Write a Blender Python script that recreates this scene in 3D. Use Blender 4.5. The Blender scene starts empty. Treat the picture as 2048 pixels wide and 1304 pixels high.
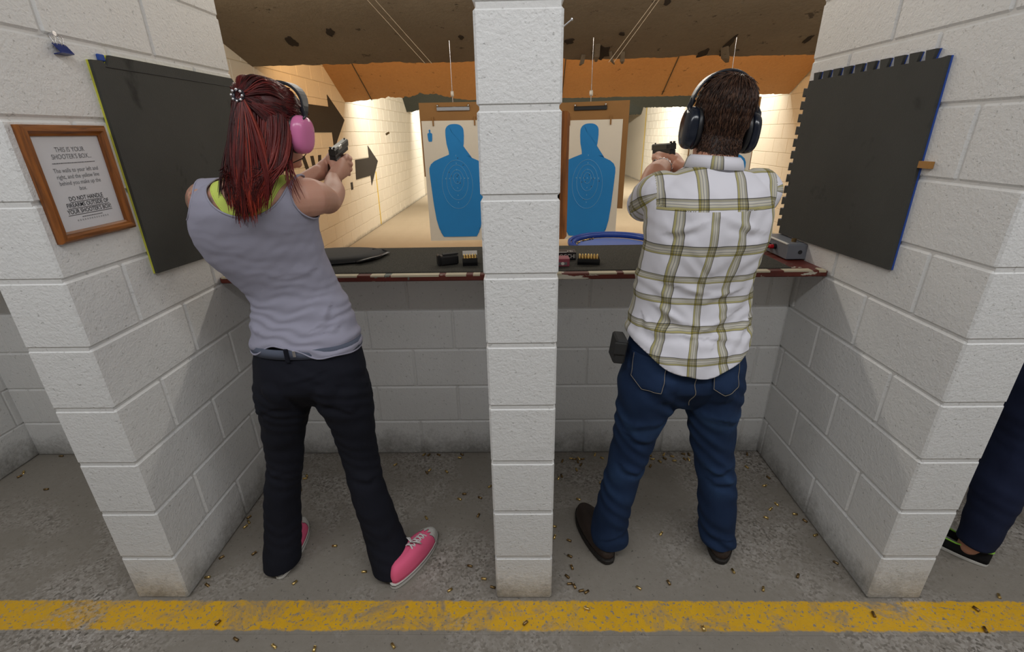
import bpy, bmesh, math, random
import numpy as np
from mathutils import Vector, Matrix, Euler
from mathutils.bvhtree import BVHTree

scene = bpy.context.scene
COL = scene.collection

# ------------------------------------------------------------------ camera
cam_data = bpy.data.cameras.new('camera')
cam_data.sensor_width = 36.0
cam_data.lens = 937.375 / 2048 * 36.0
cam_data.clip_start = 0.02
cam = bpy.data.objects.new('camera', cam_data)
COL.objects.link(cam)
_r = Vector((0.99976587, 0.01400564, -0.01649402))
_u = Vector((0.0099116, 0.38117541, 0.9244496))
_f = Vector((-0.01923463, 0.92439664, -0.38094735))
cam.matrix_world = Matrix(((_r.x, _u.x, -_f.x, 0.0), (_r.y, _u.y, -_f.y, 0.0), (_r.z, _u.z, -_f.z, 1.5717), (0, 0, 0, 1)))
scene.camera = cam

# ------------------------------------------------------------------ world, lamps, exposure
world = bpy.data.worlds.new('world')
scene.world = world
world.use_nodes = True
world.node_tree.nodes['Background'].inputs[0].default_value = (0.9, 0.93, 1.0, 1)
world.node_tree.nodes['Background'].inputs[1].default_value = 0.02
scene.view_settings.view_transform = 'Standard'
scene.view_settings.look = 'None'
scene.view_settings.gamma = 1.0
scene.view_settings.use_curve_mapping = False
scene.view_settings.exposure = 0.0


def area(name, loc, aim, sx, sy, watts, color):
    d = bpy.data.lights.new(name, 'AREA')
    d.shape = 'RECTANGLE'
    d.size, d.size_y, d.energy, d.color = sx, sy, watts, color
    o = bpy.data.objects.new(name, d)
    COL.objects.link(o)
    o.location = loc
    z = -(Vector(aim) - Vector(loc)).normalized()
    x = Vector((1, 0, 0))
    y = z.cross(x).normalized()
    o.matrix_world = Matrix(((x.x, y.x, z.x, loc[0]), (x.y, y.y, z.y, loc[1]), (x.z, y.z, z.z, loc[2]), (0, 0, 0, 1)))
    return o


# fluorescent strips over the walkway behind the booths
for lx in (-1.95, -0.55, 0.85, 2.25, 3.5):
    area('walkway_light', (lx, -0.05, 2.86), (lx, 0.75, 0.3), 1.25, 0.10, 12, (0.97, 0.98, 1.0))
# strips above the shooting line, just past the counters
for lx in (-1.9, -0.6, 0.75, 2.05, 3.35):
    area('booth_light', (lx, 3.62, 2.56), (lx, 1.5, 1.0), 1.2, 0.10, 9, (1.0, 0.93, 0.82))
    area('booth_light', (lx, 3.66, 2.56), (lx, 5.4, 0.9), 1.2, 0.10, 5, (1.0, 0.88, 0.72))
# warm lamps behind the first ceiling baffle
for lx in (-1.6, 0.7, 3.0):
    area('baffle_light', (lx, 5.45, 2.62), (lx, 7.2, 1.9), 1.2, 0.12, 20, (1.0, 0.56, 0.23))
# flood lamps behind the second and third baffles
for lx in (-1.6, 0.7, 3.0):
    area('flood_light', (lx, 8.15, 2.62), (lx, 11.0, 0.6), 1.2, 0.15, 70, (1.0, 0.92, 0.77))
    area('flood_light', (lx, 12.6, 2.62), (lx, 17.0, 0.6), 1.2, 0.15, 105, (1.0, 0.95, 0.84))


# ------------------------------------------------------------------ helpers
def tag(o, label=None, cat=None, group=None, kind=None):
    if label:
        o['label'] = label
    if cat:
        o['category'] = cat
    if group:
        o['group'] = group
    if kind:
        o['kind'] = kind
    return o


def empty(name, loc=(0, 0, 0)):
    o = bpy.data.objects.new(name, None)
    o.empty_display_size = 0.05
    o.location = loc
    COL.objects.link(o)
    return o


def link(name, me, parent=None, loc=None, rot=None):
    """link mesh data as an object; geometry is in world space unless loc is given"""
    o = bpy.data.objects.new(name, me)
    COL.objects.link(o)
    if loc is not None:
        o.location = loc
    if rot is not None:
        o.rotation_euler = rot
    if parent is not None:
        o.parent = parent
        o.matrix_parent_inverse = parent.matrix_basis.inverted()
    return o


def mesh(name, verts, faces, mat=None, smooth=False):
    me = bpy.data.meshes.new(name)
    me.from_pydata([tuple(map(float, v)) for v in verts], [], [tuple(map(int, f)) for f in faces])
    if mat is not None:
        for m in (mat if isinstance(mat, (list, tuple)) else [mat]):
            me.materials.append(m)
    if smooth:
        me.polygons.foreach_set('use_smooth', [True] * len(me.polygons))
    me.update()
    return me


class MB:
    """collects simple shapes into one mesh"""

    def __init__(self):
        self.v, self.f, self.m = [], [], []

    def add(self, verts, faces, mi=0):
        b = len(self.v)
        self.v += [tuple(map(float, p)) for p in verts]
        self.f += [tuple(int(i) + b for i in f) for f in faces]
        self.m += [mi] * len(faces)
        return self

    def box(self, lo, hi, ch=0.0, mi=0):
        v, f = chamfer_box(lo, hi, ch)
        return self.add(v, f, mi)

    def obox(self, c, half, R, ch=0.0, mi=0):
        v, f = chamfer_box([-h for h in half], half, ch)
        c = Vector(c)
        return self.add([c + R @ Vector(p) for p in v], f, mi)

    def tube(self, pts, rad, n=8, mi=0, caps=True, flat=1.0):
        v, f = tube(pts, rad, n, caps, flat)
        return self.add(v, f, mi)

    def prism(self, poly, lo, hi, axis='x', mi=0):
        v, f = prism(poly, lo, hi, axis)
        return self.add(v, f, mi)

    def xf(self, M):
        self.v = [tuple(M @ Vector(p)) for p in self.v]
        return self

    def data(self, name, mat, smooth=False):
        me = mesh(name, self.v, self.f, mat, smooth)
        if len(me.materials) > 1:
            me.polygons.foreach_set('material_index', self.m)
        return me

    def build(self, name, mat, parent=None, smooth=False, loc=None, rot=None, bevel=0.0):
        o = link(name, self.data(name, mat, smooth), parent, loc, rot)
        if bevel:
            b = o.modifiers.new('bevel', 'BEVEL')
            b.width, b.segments, b.limit_method, b.angle_limit = bevel, 2, 'ANGLE', 0.6
        if smooth and bevel == 0:
            pass
        return o


def chamfer_box(lo, hi, c):
    lo, hi = np.array(lo, float), np.array(hi, float)
    if c <= 0:
        v = [(x, y, z) for x in (lo[0], hi[0]) for y in (lo[1], hi[1]) for z in (lo[2], hi[2])]
        return v, [(0, 1, 3, 2), (4, 6, 7, 5), (0, 4, 5, 1), (2, 3, 7, 6), (0, 2, 6, 4), (1, 5, 7, 3)]
    c = min(c, 0.49 * float((hi - lo).min()))
    v, idx, f = [], {}, []
    for sx in (0, 1):
        for sy in (0, 1):
            for sz in (0, 1):
                s = (sx, sy, sz)
                for a in range(3):
                    p = [(hi[k] if s[k] else lo[k]) if k == a else (hi[k] - c if s[k] else lo[k] + c) for k in range(3)]
                    idx[s, a] = len(v)
                    v.append(p)
    ctr = (lo + hi) / 2

    def face(ids):
        P = np.array([v[i] for i in ids])
        n = np.cross(P[1] - P[0], P[2] - P[0])
        f.append(tuple(ids) if n @ (P.mean(0) - ctr) > 0 else tuple(reversed(ids)))
    for a in range(3):
        b, d = [k for k in range(3) if k != a]
        for s in (0, 1):
            q = []
            for sb, sd in ((0, 0), (1, 0), (1, 1), (0, 1)):
                t = [0, 0, 0]
                t[a], t[b], t[d] = s, sb, sd
                q.append(idx[tuple(t), a])
            face(q)
        for sb in (0, 1):
            for sd in (0, 1):
                t0, t1 = [0, 0, 0], [0, 0, 0]
                t0[b], t0[d], t0[a] = sb, sd, 0
                t1[b], t1[d], t1[a] = sb, sd, 1
                face([idx[tuple(t0), b], idx[tuple(t0), d], idx[tuple(t1), d], idx[tuple(t1), b]])
    for sx in (0, 1):
        for sy in (0, 1):
            for sz in (0, 1):
                face([idx[(sx, sy, sz), a] for a in range(3)])
    return v, f


def frames(pts):
    P = np.array([tuple(p) for p in pts], float)
    T = np.gradient(P, axis=0)
    T /= np.linalg.norm(T, axis=1)[:, None] + 1e-12
    up = np.array([0, 0, 1.0]) if abs(T[0][2]) < 0.9 else np.array([0, 1.0, 0])
    out, x = [], np.cross(T[0], up)
    for t in T:
        x = x - t * (x @ t)
        x /= np.linalg.norm(x) + 1e-12
        out.append((x.copy(), np.cross(x, t), t))
    return P, out


def tube(pts, rad, n=8, caps=True, flat=1.0):
    P, F = frames(pts)
    R = [rad] * len(P) if np.isscalar(rad) else rad
    v, f = [], []
    for i, (p, (x, y, t)) in enumerate(zip(P, F)):
        r = R[i]
        ra, rb = (r, r * flat) if np.isscalar(r) else r
        for k in range(n):
            a = 2 * math.pi * k / n
            v.append(p + x * ra * math.cos(a) + y * rb * math.sin(a))
    for i in range(len(P) - 1):
        for k in range(n):
            k2 = (k + 1) % n
            f.append((i * n + k, i * n + k2, (i + 1) * n + k2, (i + 1) * n + k))
    if caps:
        f.append(tuple(reversed(range(n))))
        f.append(tuple((len(P) - 1) * n + k for k in range(n)))
    return v, f


def prism(poly, lo, hi, axis='x'):
    """extrude a 2-D outline (two remaining axes in order) between lo and hi"""
    n = len(poly)
    def P(a, p):
        if axis == 'x':
            return (a, p[0], p[1])
        if axis == 'y':
            return (p[0], a, p[1])
        return (p[0], p[1], a)
    v = [P(lo, p) for p in poly] + [P(hi, p) for p in poly]
    f = [tuple(range(n)), tuple(reversed(range(n, 2 * n)))]
    f += [(i, i + n, (i + 1) % n + n, (i + 1) % n) for i in range(n)]
    return v, f


def fix_normals(me):
    bm = bmesh.new()
    bm.from_mesh(me)
    bmesh.ops.recalc_face_normals(bm, faces=bm.faces)
    bm.to_mesh(me)
    bm.free()
    return me


def lathe(profile, n=24):
    """profile of (radius, z), revolved about z"""
    v, f = [], []
    for r, z in profile:
        for k in range(n):
            a = 2 * math.pi * k / n
            v.append((r * math.cos(a), r * math.sin(a), z))
    for i in range(len(profile) - 1):
        for k in range(n):
            k2 = (k + 1) % n
            f.append((i * n + k, i * n + k2, (i + 1) * n + k2, (i + 1) * n + k))
    f.append(tuple(reversed(range(n))))
    f.append(tuple((len(profile) - 1) * n + k for k in range(n)))
    return v, f


# ------------------------------------------------------------------ materials
def srgb(r, g, b):
    def c(x):
        x /= 255.0
        return x / 12.92 if x <= 0.04045 else ((x + 0.055) / 1.055) ** 2.4
    return (c(r), c(g), c(b), 1.0)


class NT:
    """small node-tree writer"""

    def __init__(self, name):
        self.mat = bpy.data.materials.new(name)
        self.mat.use_nodes = True
        self.t = self.mat.node_tree
        self.b = self.t.nodes['Principled BSDF']

    def n(self, kind, **kw):
        nd = self.t.nodes.new(kind)
        for k, v in kw.items():
            setattr(nd, k, v)
        return nd

    def l(self, a, b):
        self.t.links.new(a, b)

    def put(self, sock, val):
        if isinstance(val, bpy.types.NodeSocket):
            self.l(val, sock)
        else:
            sock.default_value = val

    def math(self, op, a, b=0.0, clamp=False):
        m = self.n('ShaderNodeMath', operation=op)
        m.use_clamp = clamp
        self.put(m.inputs[0], a)
        self.put(m.inputs[1], b)
        return m.outputs[0]

    def pos(self):
        if not hasattr(self, '_pos'):
            self._pos = self.n('ShaderNodeNewGeometry').outputs['Position']
        return self._pos

    def obj(self):
        return self.n('ShaderNodeTexCoord').outputs['Object']

    def xyz(self, vec):
        s = self.n('ShaderNodeSeparateXYZ')
        self.l(vec, s.inputs[0])
        return s.outputs

    def scale(self, vec, s):
        m = self.n('ShaderNodeMapping')
        self.l(vec, m.inputs[0])
        m.inputs['Scale'].default_value = s
        return m.outputs[0]

    def noise(self, vec, scale, detail=3.0, rough=0.6, dist=0.0):
        nd = self.n('ShaderNodeTexNoise')
        self.l(vec, nd.inputs['Vector'])
        nd.inputs['Scale'].default_value = scale
        nd.inputs['Detail'].default_value = detail
        nd.inputs['Roughness'].default_value = rough
        nd.inputs['Distortion'].default_value = dist
        return nd.outputs[0]

    def voronoi(self, vec, scale, feature='F1'):
        nd = self.n('ShaderNodeTexVoronoi', feature=feature)
        self.l(vec, nd.inputs['Vector'])
        nd.inputs['Scale'].default_value = scale
        return nd.outputs

    def ramp(self, fac, stops, interp='LINEAR'):
        r = self.n('ShaderNodeValToRGB')
        r.color_ramp.interpolation = interp
        el = r.color_ramp.elements
        while len(el) < len(stops):
            el.new(0.5)
        for e, (p, c) in zip(el, stops):
            e.position = p
            e.color = c if not np.isscalar(c) else (c, c, c, 1)
        self.l(fac, r.inputs[0])
        return r.outputs[0]

    def mix(self, fac, a, b, blend='MIX'):
        m = self.n('ShaderNodeMix', data_type='RGBA', blend_type=blend)
        self.put(m.inputs[0], fac)
        self.put(m.inputs[6], a)
        self.put(m.inputs[7], b)
        return m.outputs[2]

    def bump(self, h, strength=0.3, dist=0.01, normal=None):
        b = self.n('ShaderNodeBump')
        b.inputs['Strength'].default_value = strength
        b.inputs['Distance'].default_value = dist
        self.l(h, b.inputs['Height'])
        if normal is not None:
            self.l(normal, b.inputs['Normal'])
        return b.outputs[0]

    def done(self, color=None, rough=0.6, metal=0.0, normal=None, **kw):
        if color is not None:
            self.put(self.b.inputs['Base Color'], color)
        self.put(self.b.inputs['Roughness'], rough)
        self.put(self.b.inputs['Metallic'], metal)
        if normal is not None:
            self.l(normal, self.b.inputs['Normal'])
        for k, v in kw.items():
            self.put(self.b.inputs[k.replace('_', ' ')], v)
        return self.mat


def plain(name, col, rough=0.6, metal=0.0, grain=0.0, gscale=200.0, var=0.12, **kw):
    t = NT(name)
    p = t.obj()
    n = t.noise(p, gscale * 0.15, 4)
    c = t.mix(n, tuple(x * (1 - var) for x in col[:3]) + (1,), tuple(min(1, x * (1 + var)) for x in col[:3]) + (1,))
    nrm = t.bump(t.noise(p, gscale, 2), grain, 0.002) if grain else None
    return t.done(c, rough, metal, nrm, **kw)


def m_block(name, base, dirt=(0.16, 0.15, 0.13, 1), dirt_h=0.28, bump=0.55):
    t = NT(name)
    p = t.pos()
    z = t.xyz(p)[2]
    big = t.noise(p, 1.7, 4)
    c = t.mix(big, tuple(x * 0.93 for x in base[:3]) + (1,), base)
    # pits and pocks in the painted block face
    pits = t.noise(p, 85, 3, 0.55)
    pitmask = t.ramp(pits, [(0.28, 1.0), (0.36, 0.0)])
    c = t.mix(t.math('MULTIPLY', pitmask, 0.35), c, dirt)
    # scuffs near the floor
    hgt = t.math('DIVIDE', z, dirt_h)
    sm = t.noise(p, 6, 6, 0.7, 0.4)
    spec = t.noise(p, 60, 4, 0.75)
    d = t.math('SUBTRACT', t.math('ADD', t.math('MULTIPLY', sm, 0.9), t.math('MULTIPLY', spec, 0.55)), hgt)
    d = t.ramp(d, [(0.22, 0.0), (0.75, 1.0)])
    c = t.mix(t.math('MULTIPLY', d, 0.75), c, dirt)
    # scattered grey smudges
    sm2 = t.ramp(t.noise(p, 2.3, 7, 0.72, 0.8), [(0.60, 0.0), (0.78, 1.0)])
    c = t.mix(t.math('MULTIPLY', sm2, 0.22), c, (0.25, 0.24, 0.22, 1))
    h = t.math('ADD', t.math('MULTIPLY', t.noise(p, 130, 2), 0.55), t.math('MULTIPLY', t.noise(p, 48, 3), 0.6))
    h = t.math('SUBTRACT', h, t.math('MULTIPLY', pitmask, 0.25))
    return t.done(c, 0.55, 0, t.bump(h, bump, 0.006))


M = {}
M['block'] = m_block('painted_block', (0.80, 0.80, 0.79, 1))
M['mortar'] = m_block('painted_mortar', (0.74, 0.735, 0.72, 1), bump=0.3)
M['range_block'] = m_block('cream_block', (0.80, 0.755, 0.66, 1), dirt_h=0.12, bump=0.3)
M['range_mortar'] = m_block('cream_mortar', (0.60, 0.54, 0.44, 1), dirt_h=0.12, bump=0.2)


def concrete_nodes(t):
    p = t.pos()
    big = t.noise(p, 0.9, 5, 0.6)
    c = t.mix(big, (0.145, 0.125, 0.096, 1), (0.275, 0.250, 0.212, 1))
    c = t.mix(t.math('MULTIPLY', t.noise(p, 38, 6, 0.8), 0.55), c, (0.40, 0.37, 0.33, 1))
    # worn patches where the aggregate shows
    wear = t.ramp(t.noise(p, 1.5, 5, 0.65, 0.5), [(0.46, 0.0), (0.66, 1.0)])
    vor = t.n('ShaderNodeTexVoronoi')
    t.l(p, vor.inputs['Vector'])
    vor.inputs['Scale'].default_value = 120
    peb = t.ramp(t.xyz(vor.outputs['Color'])[0], [(0.1, (0.04, 0.035, 0.03, 1)), (0.22, (0.25, 0.22, 0.19, 1)), (0.6, (0.42, 0.39, 0.36, 1)), (0.9, (0.62, 0.58, 0.55, 1))])
    c = t.mix(t.math('MULTIPLY', wear, 0.6), c, peb)
    # small dark pits
    pit = t.ramp(t.noise(p, 62, 3, 0.7), [(0.30, 1.0), (0.37, 0.0)])
    c = t.mix(t.math('MULTIPLY', pit, 0.7), c, (0.035, 0.03, 0.025, 1))
    h = t.math('ADD', t.math('MULTIPLY', t.noise(p, 160, 3), 0.4), t.math('MULTIPLY', t.math('MULTIPLY', vor.outputs['Distance'], wear), 0.6))
    h = t.math('SUBTRACT', h, t.math('MULTIPLY', pit, 0.5))
    return c, h, p


t = NT('concrete')
c, h, p = concrete_nodes(t)
M['concrete'] = t.done(c, 0.62, 0, t.bump(h, 0.45, 0.004))
t = NT('yellow_paint')
c, h, p = concrete_nodes(t)
w = t.ramp(t.noise(p, 5.5, 8, 0.78, 0.6), [(0.50, 1.0), (0.66, 0.0)])
x = t.xyz(p)
e = t.noise(p, 30, 3, 0.6)
edge = t.math('MULTIPLY', t.ramp(t.math('ADD', t.math('MULTIPLY', t.math('ABSOLUTE', t.math('SUBTRACT', x[1], 1.137)), 12.0), t.math('MULTIPLY', e, 0.25)), [(0.74, 1.0), (0.82, 0.0)]), 1.0)
spk = t.ramp(t.noise(p, 75, 3, 0.7), [(0.36, 0.0), (0.44, 1.0)])
yel = t.mix(t.noise(p, 2.4, 4), srgb(226, 168, 10), srgb(246, 196, 36))
yel = t.mix(t.math('MULTIPLY', t.noise(p, 14, 5, 0.7), 0.35), yel, srgb(160, 122, 44))
c = t.mix(t.math('MULTIPLY', t.math('MULTIPLY', w, edge), spk), c, yel)
M['yellow'] = t.done(c, 0.55, 0, t.bump(h, 0.4, 0.004))

t = NT('range_floor')
p = t.pos()
c = t.mix(t.noise(p, 0.8, 5), (0.33, 0.27, 0.19, 1), (0.46, 0.39, 0.29, 1))
c = t.mix(t.math('MULTIPLY', t.noise(t.scale(p, (3, 0.6, 1)), 2.0, 5), 0.5), c, (0.5, 0.43, 0.33, 1))
M['range_floor'] = t.done(c, 0.7, 0)


def m_board(name, a, b, hole, hole_amt=0.8):
    t = NT(name)
    p = t.pos()
    c = t.mix(t.noise(p, 1.3, 6, 0.65), a, b)
    c = t.mix(t.math('MULTIPLY', t.noise(p, 30, 5, 0.7), 0.35), c, hole)
    holes = t.ramp(t.noise(p, 9, 4, 0.72), [(0.30, 1.0), (0.36, 0.0)])
    c = t.mix(t.math('MULTIPLY', holes, hole_amt), c, hole)
    h = t.math('ADD', t.noise(p, 22, 5, 0.7), t.math('MULTIPLY', holes, -0.8))
    return t.done(c, 0.85, 0, t.bump(h, 0.5, 0.02))


M['fibreboard'] = m_board('ceiling_fibreboard', (0.15, 0.112, 0.072, 1), (0.30, 0.25, 0.18, 1), (0.03, 0.02, 0.012, 1))
M['plywood'] = m_board('baffle_plywood', (0.46, 0.25, 0.10, 1), (0.60, 0.36, 0.16, 1), (0.10, 0.05, 0.02, 1), 0.7)
M['rubber_sheet'] = m_board('baffle_rubber', (0.035, 0.042, 0.034, 1), (0.055, 0.06, 0.05, 1), (0.012, 0.012, 0.01, 1))
M['ceiling'] = plain('ceiling_paint', (0.62, 0.61, 0.59, 1), 0.8)


def m_foam(name, col):
    t = NT(name)
    p = t.pos()
    c = t.mix(t.noise(p, 3.0, 5, 0.7), tuple(x * 0.8 for x in col[:3]) + (1,), tuple(x * 1.2 for x in col[:3]) + (1,))
    soot = t.ramp(t.noise(p, 5.0, 4, 0.6, 0.3), [(0.62, 0.0), (0.72, 1.0)])
    c = t.mix(t.math('MULTIPLY', soot, 0.6), c, (0.012, 0.012, 0.011, 1))
    return t.done(c, 0.85, 0, t.bump(t.noise(p, 260, 2), 0.35, 0.003), Specular_IOR_Level=0.25)


M['foam'] = m_foam('black_foam', (0.066, 0.066, 0.060, 1))
M['foam_yellow'] = plain('yellow_foam', srgb(205, 205, 75), 0.8)
M['foam_blue'] = plain('blue_foam', srgb(45, 80, 165), 0.8)


def m_wood(name, a, b, axis=2, rough=0.4):
    t = NT(name)
    p = t.pos()
    s = [55, 55, 55]
    s[axis] = 4.0
    g = t.noise(t.scale(p, tuple(s)), 1.6, 5, 0.65, 0.6)
    c = t.ramp(g, [(0.3, a), (0.62, b)])
    return t.done(c, rough, 0, t.bump(g, 0.15, 0.002))


M['oak_v'] = m_wood('oak_upright', srgb(82, 44, 14), srgb(150, 88, 34), 2)
M['oak_h'] = m_wood('oak_rail', srgb(88, 48, 16), srgb(156, 94, 38), 1)
M['paper'] = plain('paper', srgb(214, 214, 218), 0.6, var=0.02)
M['ink'] = plain('ink', (0.035, 0.035, 0.04, 1), 0.7)
M['ink_grey'] = plain('grey_ink', (0.16, 0.16, 0.17, 1), 0.7)
M['black_plastic'] = plain('black_plastic', (0.012, 0.012, 0.014, 1), 0.35)
M['black_matte'] = plain('black_matte', (0.02, 0.02, 0.02, 1), 0.75, grain=0.3)
M['brass'] = plain('brass', (0.78, 0.56, 0.22, 1), 0.28, 1.0, var=0.3)
M['brass_dull'] = plain('tarnished_brass', (0.30, 0.20, 0.09, 1), 0.4, 1.0, var=0.3)
M['copper'] = plain('copper', (0.72, 0.36, 0.2, 1), 0.3, 1.0)
M['steel'] = plain('steel', (0.6, 0.6, 0.62, 1), 0.25, 1.0)
M['gun_black'] = plain('gun_polymer', (0.014, 0.014, 0.014, 1), 0.5, grain=0.2)
M['gun_slide'] = plain('gun_steel', (0.05, 0.052, 0.046, 1), 0.32, 0.6)
M['card'] = plain('cardboard', srgb(152, 112, 66), 0.8, gscale=60)
M['target_paper'] = plain('target_paper', srgb(232, 226, 214), 0.7, var=0.02)
M['target_blue'] = plain('target_blue', srgb(30, 136, 214), 0.7, gscale=20, var=0.10)
M['target_line'] = plain('target_line', srgb(120, 182, 228), 0.7)
M['arrow_black'] = plain('arrow_black', (0.035, 0.030, 0.026, 1), 0.8)
M['wall_yellow'] = plain('wall_yellow', srgb(216, 184, 40), 0.7)
M['pinkbox'] = plain('pink_carton', srgb(150, 70, 85), 0.5)
M['white_print'] = plain('white_print', srgb(225, 222, 215), 0.6)
M['drum_blue'] = plain('drum_blue', srgb(28, 66, 150), 0.35)
M['drum_lid'] = plain('drum_lid', srgb(96, 116, 178), 0.4, gscale=40)
M['ctl_grey'] = plain('control_grey', srgb(120, 124, 132), 0.45, gscale=60)
M['red_cap'] = plain('red_button', srgb(190, 16, 28), 0.35)
M['clip_blue'] = plain('clip_blue', srgb(14, 40, 110), 0.3)
M['tape'] = plain('tan_tape', srgb(170, 122, 62), 0.6)

# ------------------------------------------------------------------ the setting
H = 0.2032
rng = random.Random(7)
FRONT, BACK = 1.198, 2.262
LOWY = 2.044
XL, XR = -2.62, 4.03
_block_cache = {}


def block(parent, mat, lo, hi, gap=0.007, ch=0.006, faces=(1, 1, 1)):
    """one masonry block; gap is the joint width, faces says on which axes the joint is cut"""
    lo, hi = np.array(lo, float), np.array(hi, float)
    size = hi - lo
    key = (tuple(np.round(size, 4)), mat.name, gap, faces)
    if key not in _block_cache:
        half = size / 2 - np.array(faces) * gap / 2
        v, f = chamfer_box(-half, half, ch)
        _block_cache[key] = mesh('brick', v, f, mat)
    c = (lo + hi) / 2
    return link('brick', _block_cache[key], parent, loc=tuple(c))


def divider(name, x0, x1, label):
    core = MB().box((x0 + 0.0065, FRONT + 0.0065, 0), (x1 - 0.0065, BACK - 0.0065, 14 * H)).build(name, M['mortar'])
    tag(core, label, 'wall', kind='structure')
    for k in range(14):
        cuts = [FRONT, FRONT + 2 * H, FRONT + 4 * H, BACK] if k % 2 == 0 else [FRONT, FRONT + H, FRONT + 3 * H, BACK]
        for a, b in zip(cuts[:-1], cuts[1:]):
            e = rng.uniform(-0.0012, 0.0012)
            block(core, M['block'], (x0 + 0, a, k * H), (x1, b, (k + 1) * H), faces=(0, 1, 1))
    return core


divider('wall_left_divider', -1.428, -1.2376, 'white painted block divider wall with the framed notice and yellow-edged mat')
divider('wall_center_divider', -0.0988, 0.1007, 'white painted block divider standing between the two shooters')
divider('wall_right_divider', 1.2336, 1.421, 'white painted block divider wall behind the puzzle-edged mat')
divider('wall_far_right_divider', 2.57, 2.76, 'white painted block divider at the right of the third shooter')


def low_wall(name, x0, x1, label, shift):
    top = 5 * H - 0.002
    core = MB().box((x0, LOWY + 0.006, 0), (x1, LOWY + 0.19, top)).build(name, M['mortar'])
    tag(core, label, 'wall', kind='structure')
    for k in range(5):
        x = x0 - (shift if k % 2 == 0 else (shift + H) % (2 * H))
        while x < x1:
            a, b = max(x, x0), min(x + 2 * H, x1)
            if b - a > 0.02:
                block(core, M['block'], (a, LOWY, k * H), (b, LOWY + 0.195, min((k + 1) * H, top)), gap=0.005, faces=(1, 0, 1))
            x += 2 * H


low_wall('wall_low_left_outer', XL, -1.428, 'low white block wall under the counter left of the framed notice', 0.1)
low_wall('wall_low_left', -1.2376, -0.0988, 'low white block wall in front of the shooter in the tank top', 0.10)
low_wall('wall_low_right', 0.1007, 1.2336, 'low white block wall in front of the shooter in the plaid shirt', 0.19)
low_wall('wall_low_right_outer', 1.421, 2.57, 'low white block wall in the booth at the right edge', 0.1)
low_wall('wall_low_far_right', 2.76, XR, 'low white block wall in the last booth on the right', 0.1)


def long_wall(name, x, side, y0, y1, b0, b1, z1, mat, mor, label, top=3.2):
    """side wall running down the range; blocks are built between b0 and b1 up to z1"""
    sx = 0.19 * side
    core = MB().box((min(x + 0.006 * side, x + sx), y0, 0), (max(x + 0.006 * side, x + sx), y1, top)).build(name, mor)
    tag(core, label, 'wall', kind='structure')
    k = 0
    while k * H < z1:
        y = b0 - (H if k % 2 else 0)
        while y < b1:
            a, b = max(y, b0), min(y + 2 * H, b1)
            if b - a > 0.02:
                block(core, mat, (min(x, x + 0.03 * side), a, k * H), (max(x, x + 0.03 * side), b, (k + 1) * H), gap=0.006, ch=0.004, faces=(0, 1, 1))
            y += 2 * H
        k += 1
    return core


long_wall('wall_left', XL, -1, -2.6, BACK, 1.0, BACK, 1.2, M['block'], M['mortar'], 'white painted block side wall of the walkway at far left', 3.0)
long_wall('wall_range_left', XL, -1, BACK, 26, 4.4, 13.4, 2.6, M['range_block'], M['range_mortar'], 'cream block side wall of the range with two black arrows')
long_wall('wall_range_right', XR, 1, BACK, 26, 6.4, 16.2, 2.2, M['range_block'], M['range_mortar'], 'cream block side wall down the right of the range')
long_wall('wall_right', XR, 1, -2.6, BACK, 1.0, BACK, 0.5, M['block'], M['mortar'], 'white painted block side wall beyond the last booth', 3.0)

tag(MB().box((XL - 0.2, -2.6, -0.12), (XR + 0.2, BACK, 0)).build('floor', M['concrete']), 'worn grey-brown concrete floor of the shooting booths', 'floor', kind='structure')
tag(MB().box((XL - 0.2, BACK, -0.12), (XR + 0.2, 26, 0)).build('floor_range', M['range_floor']), 'tan concrete floor of the shooting range', 'floor', kind='structure')
tag(MB().box((XL, 1.068, 0), (XR, 1.206, 0.0012)).build('trim_1', M['yellow']), 'worn yellow safety line painted across the concrete floor', 'line', kind='structure')
tag(MB().box((XL - 0.2, -2.8, 0), (XR + 0.2, -2.6, 3.0)).build('wall_back', M['mortar']), 'plain white wall of the walkway behind the shooters', 'wall', kind='structure')
tag(MB().box((XL - 0.2, -2.8, 3.0), (XR + 0.2, 3.05, 3.1)).build('ceiling', M['ceiling']), 'plain ceiling over the walkway and booths', 'ceiling', kind='structure')
tag(MB().box((XL - 0.2, 3.05, 3.2), (XR + 0.2, 26, 3.3)).build('ceiling_range', M['fibreboard']), 'dark roof deck above the range baffles', 'ceiling', kind='structure')
tag(MB().box((XL - 0.2, 26, 0), (XR + 0.2, 26.2, 3.2)).build('wall_range_end', M['rubber_sheet']), 'black rubber bullet trap closing the range', 'wall', kind='structure')


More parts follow.
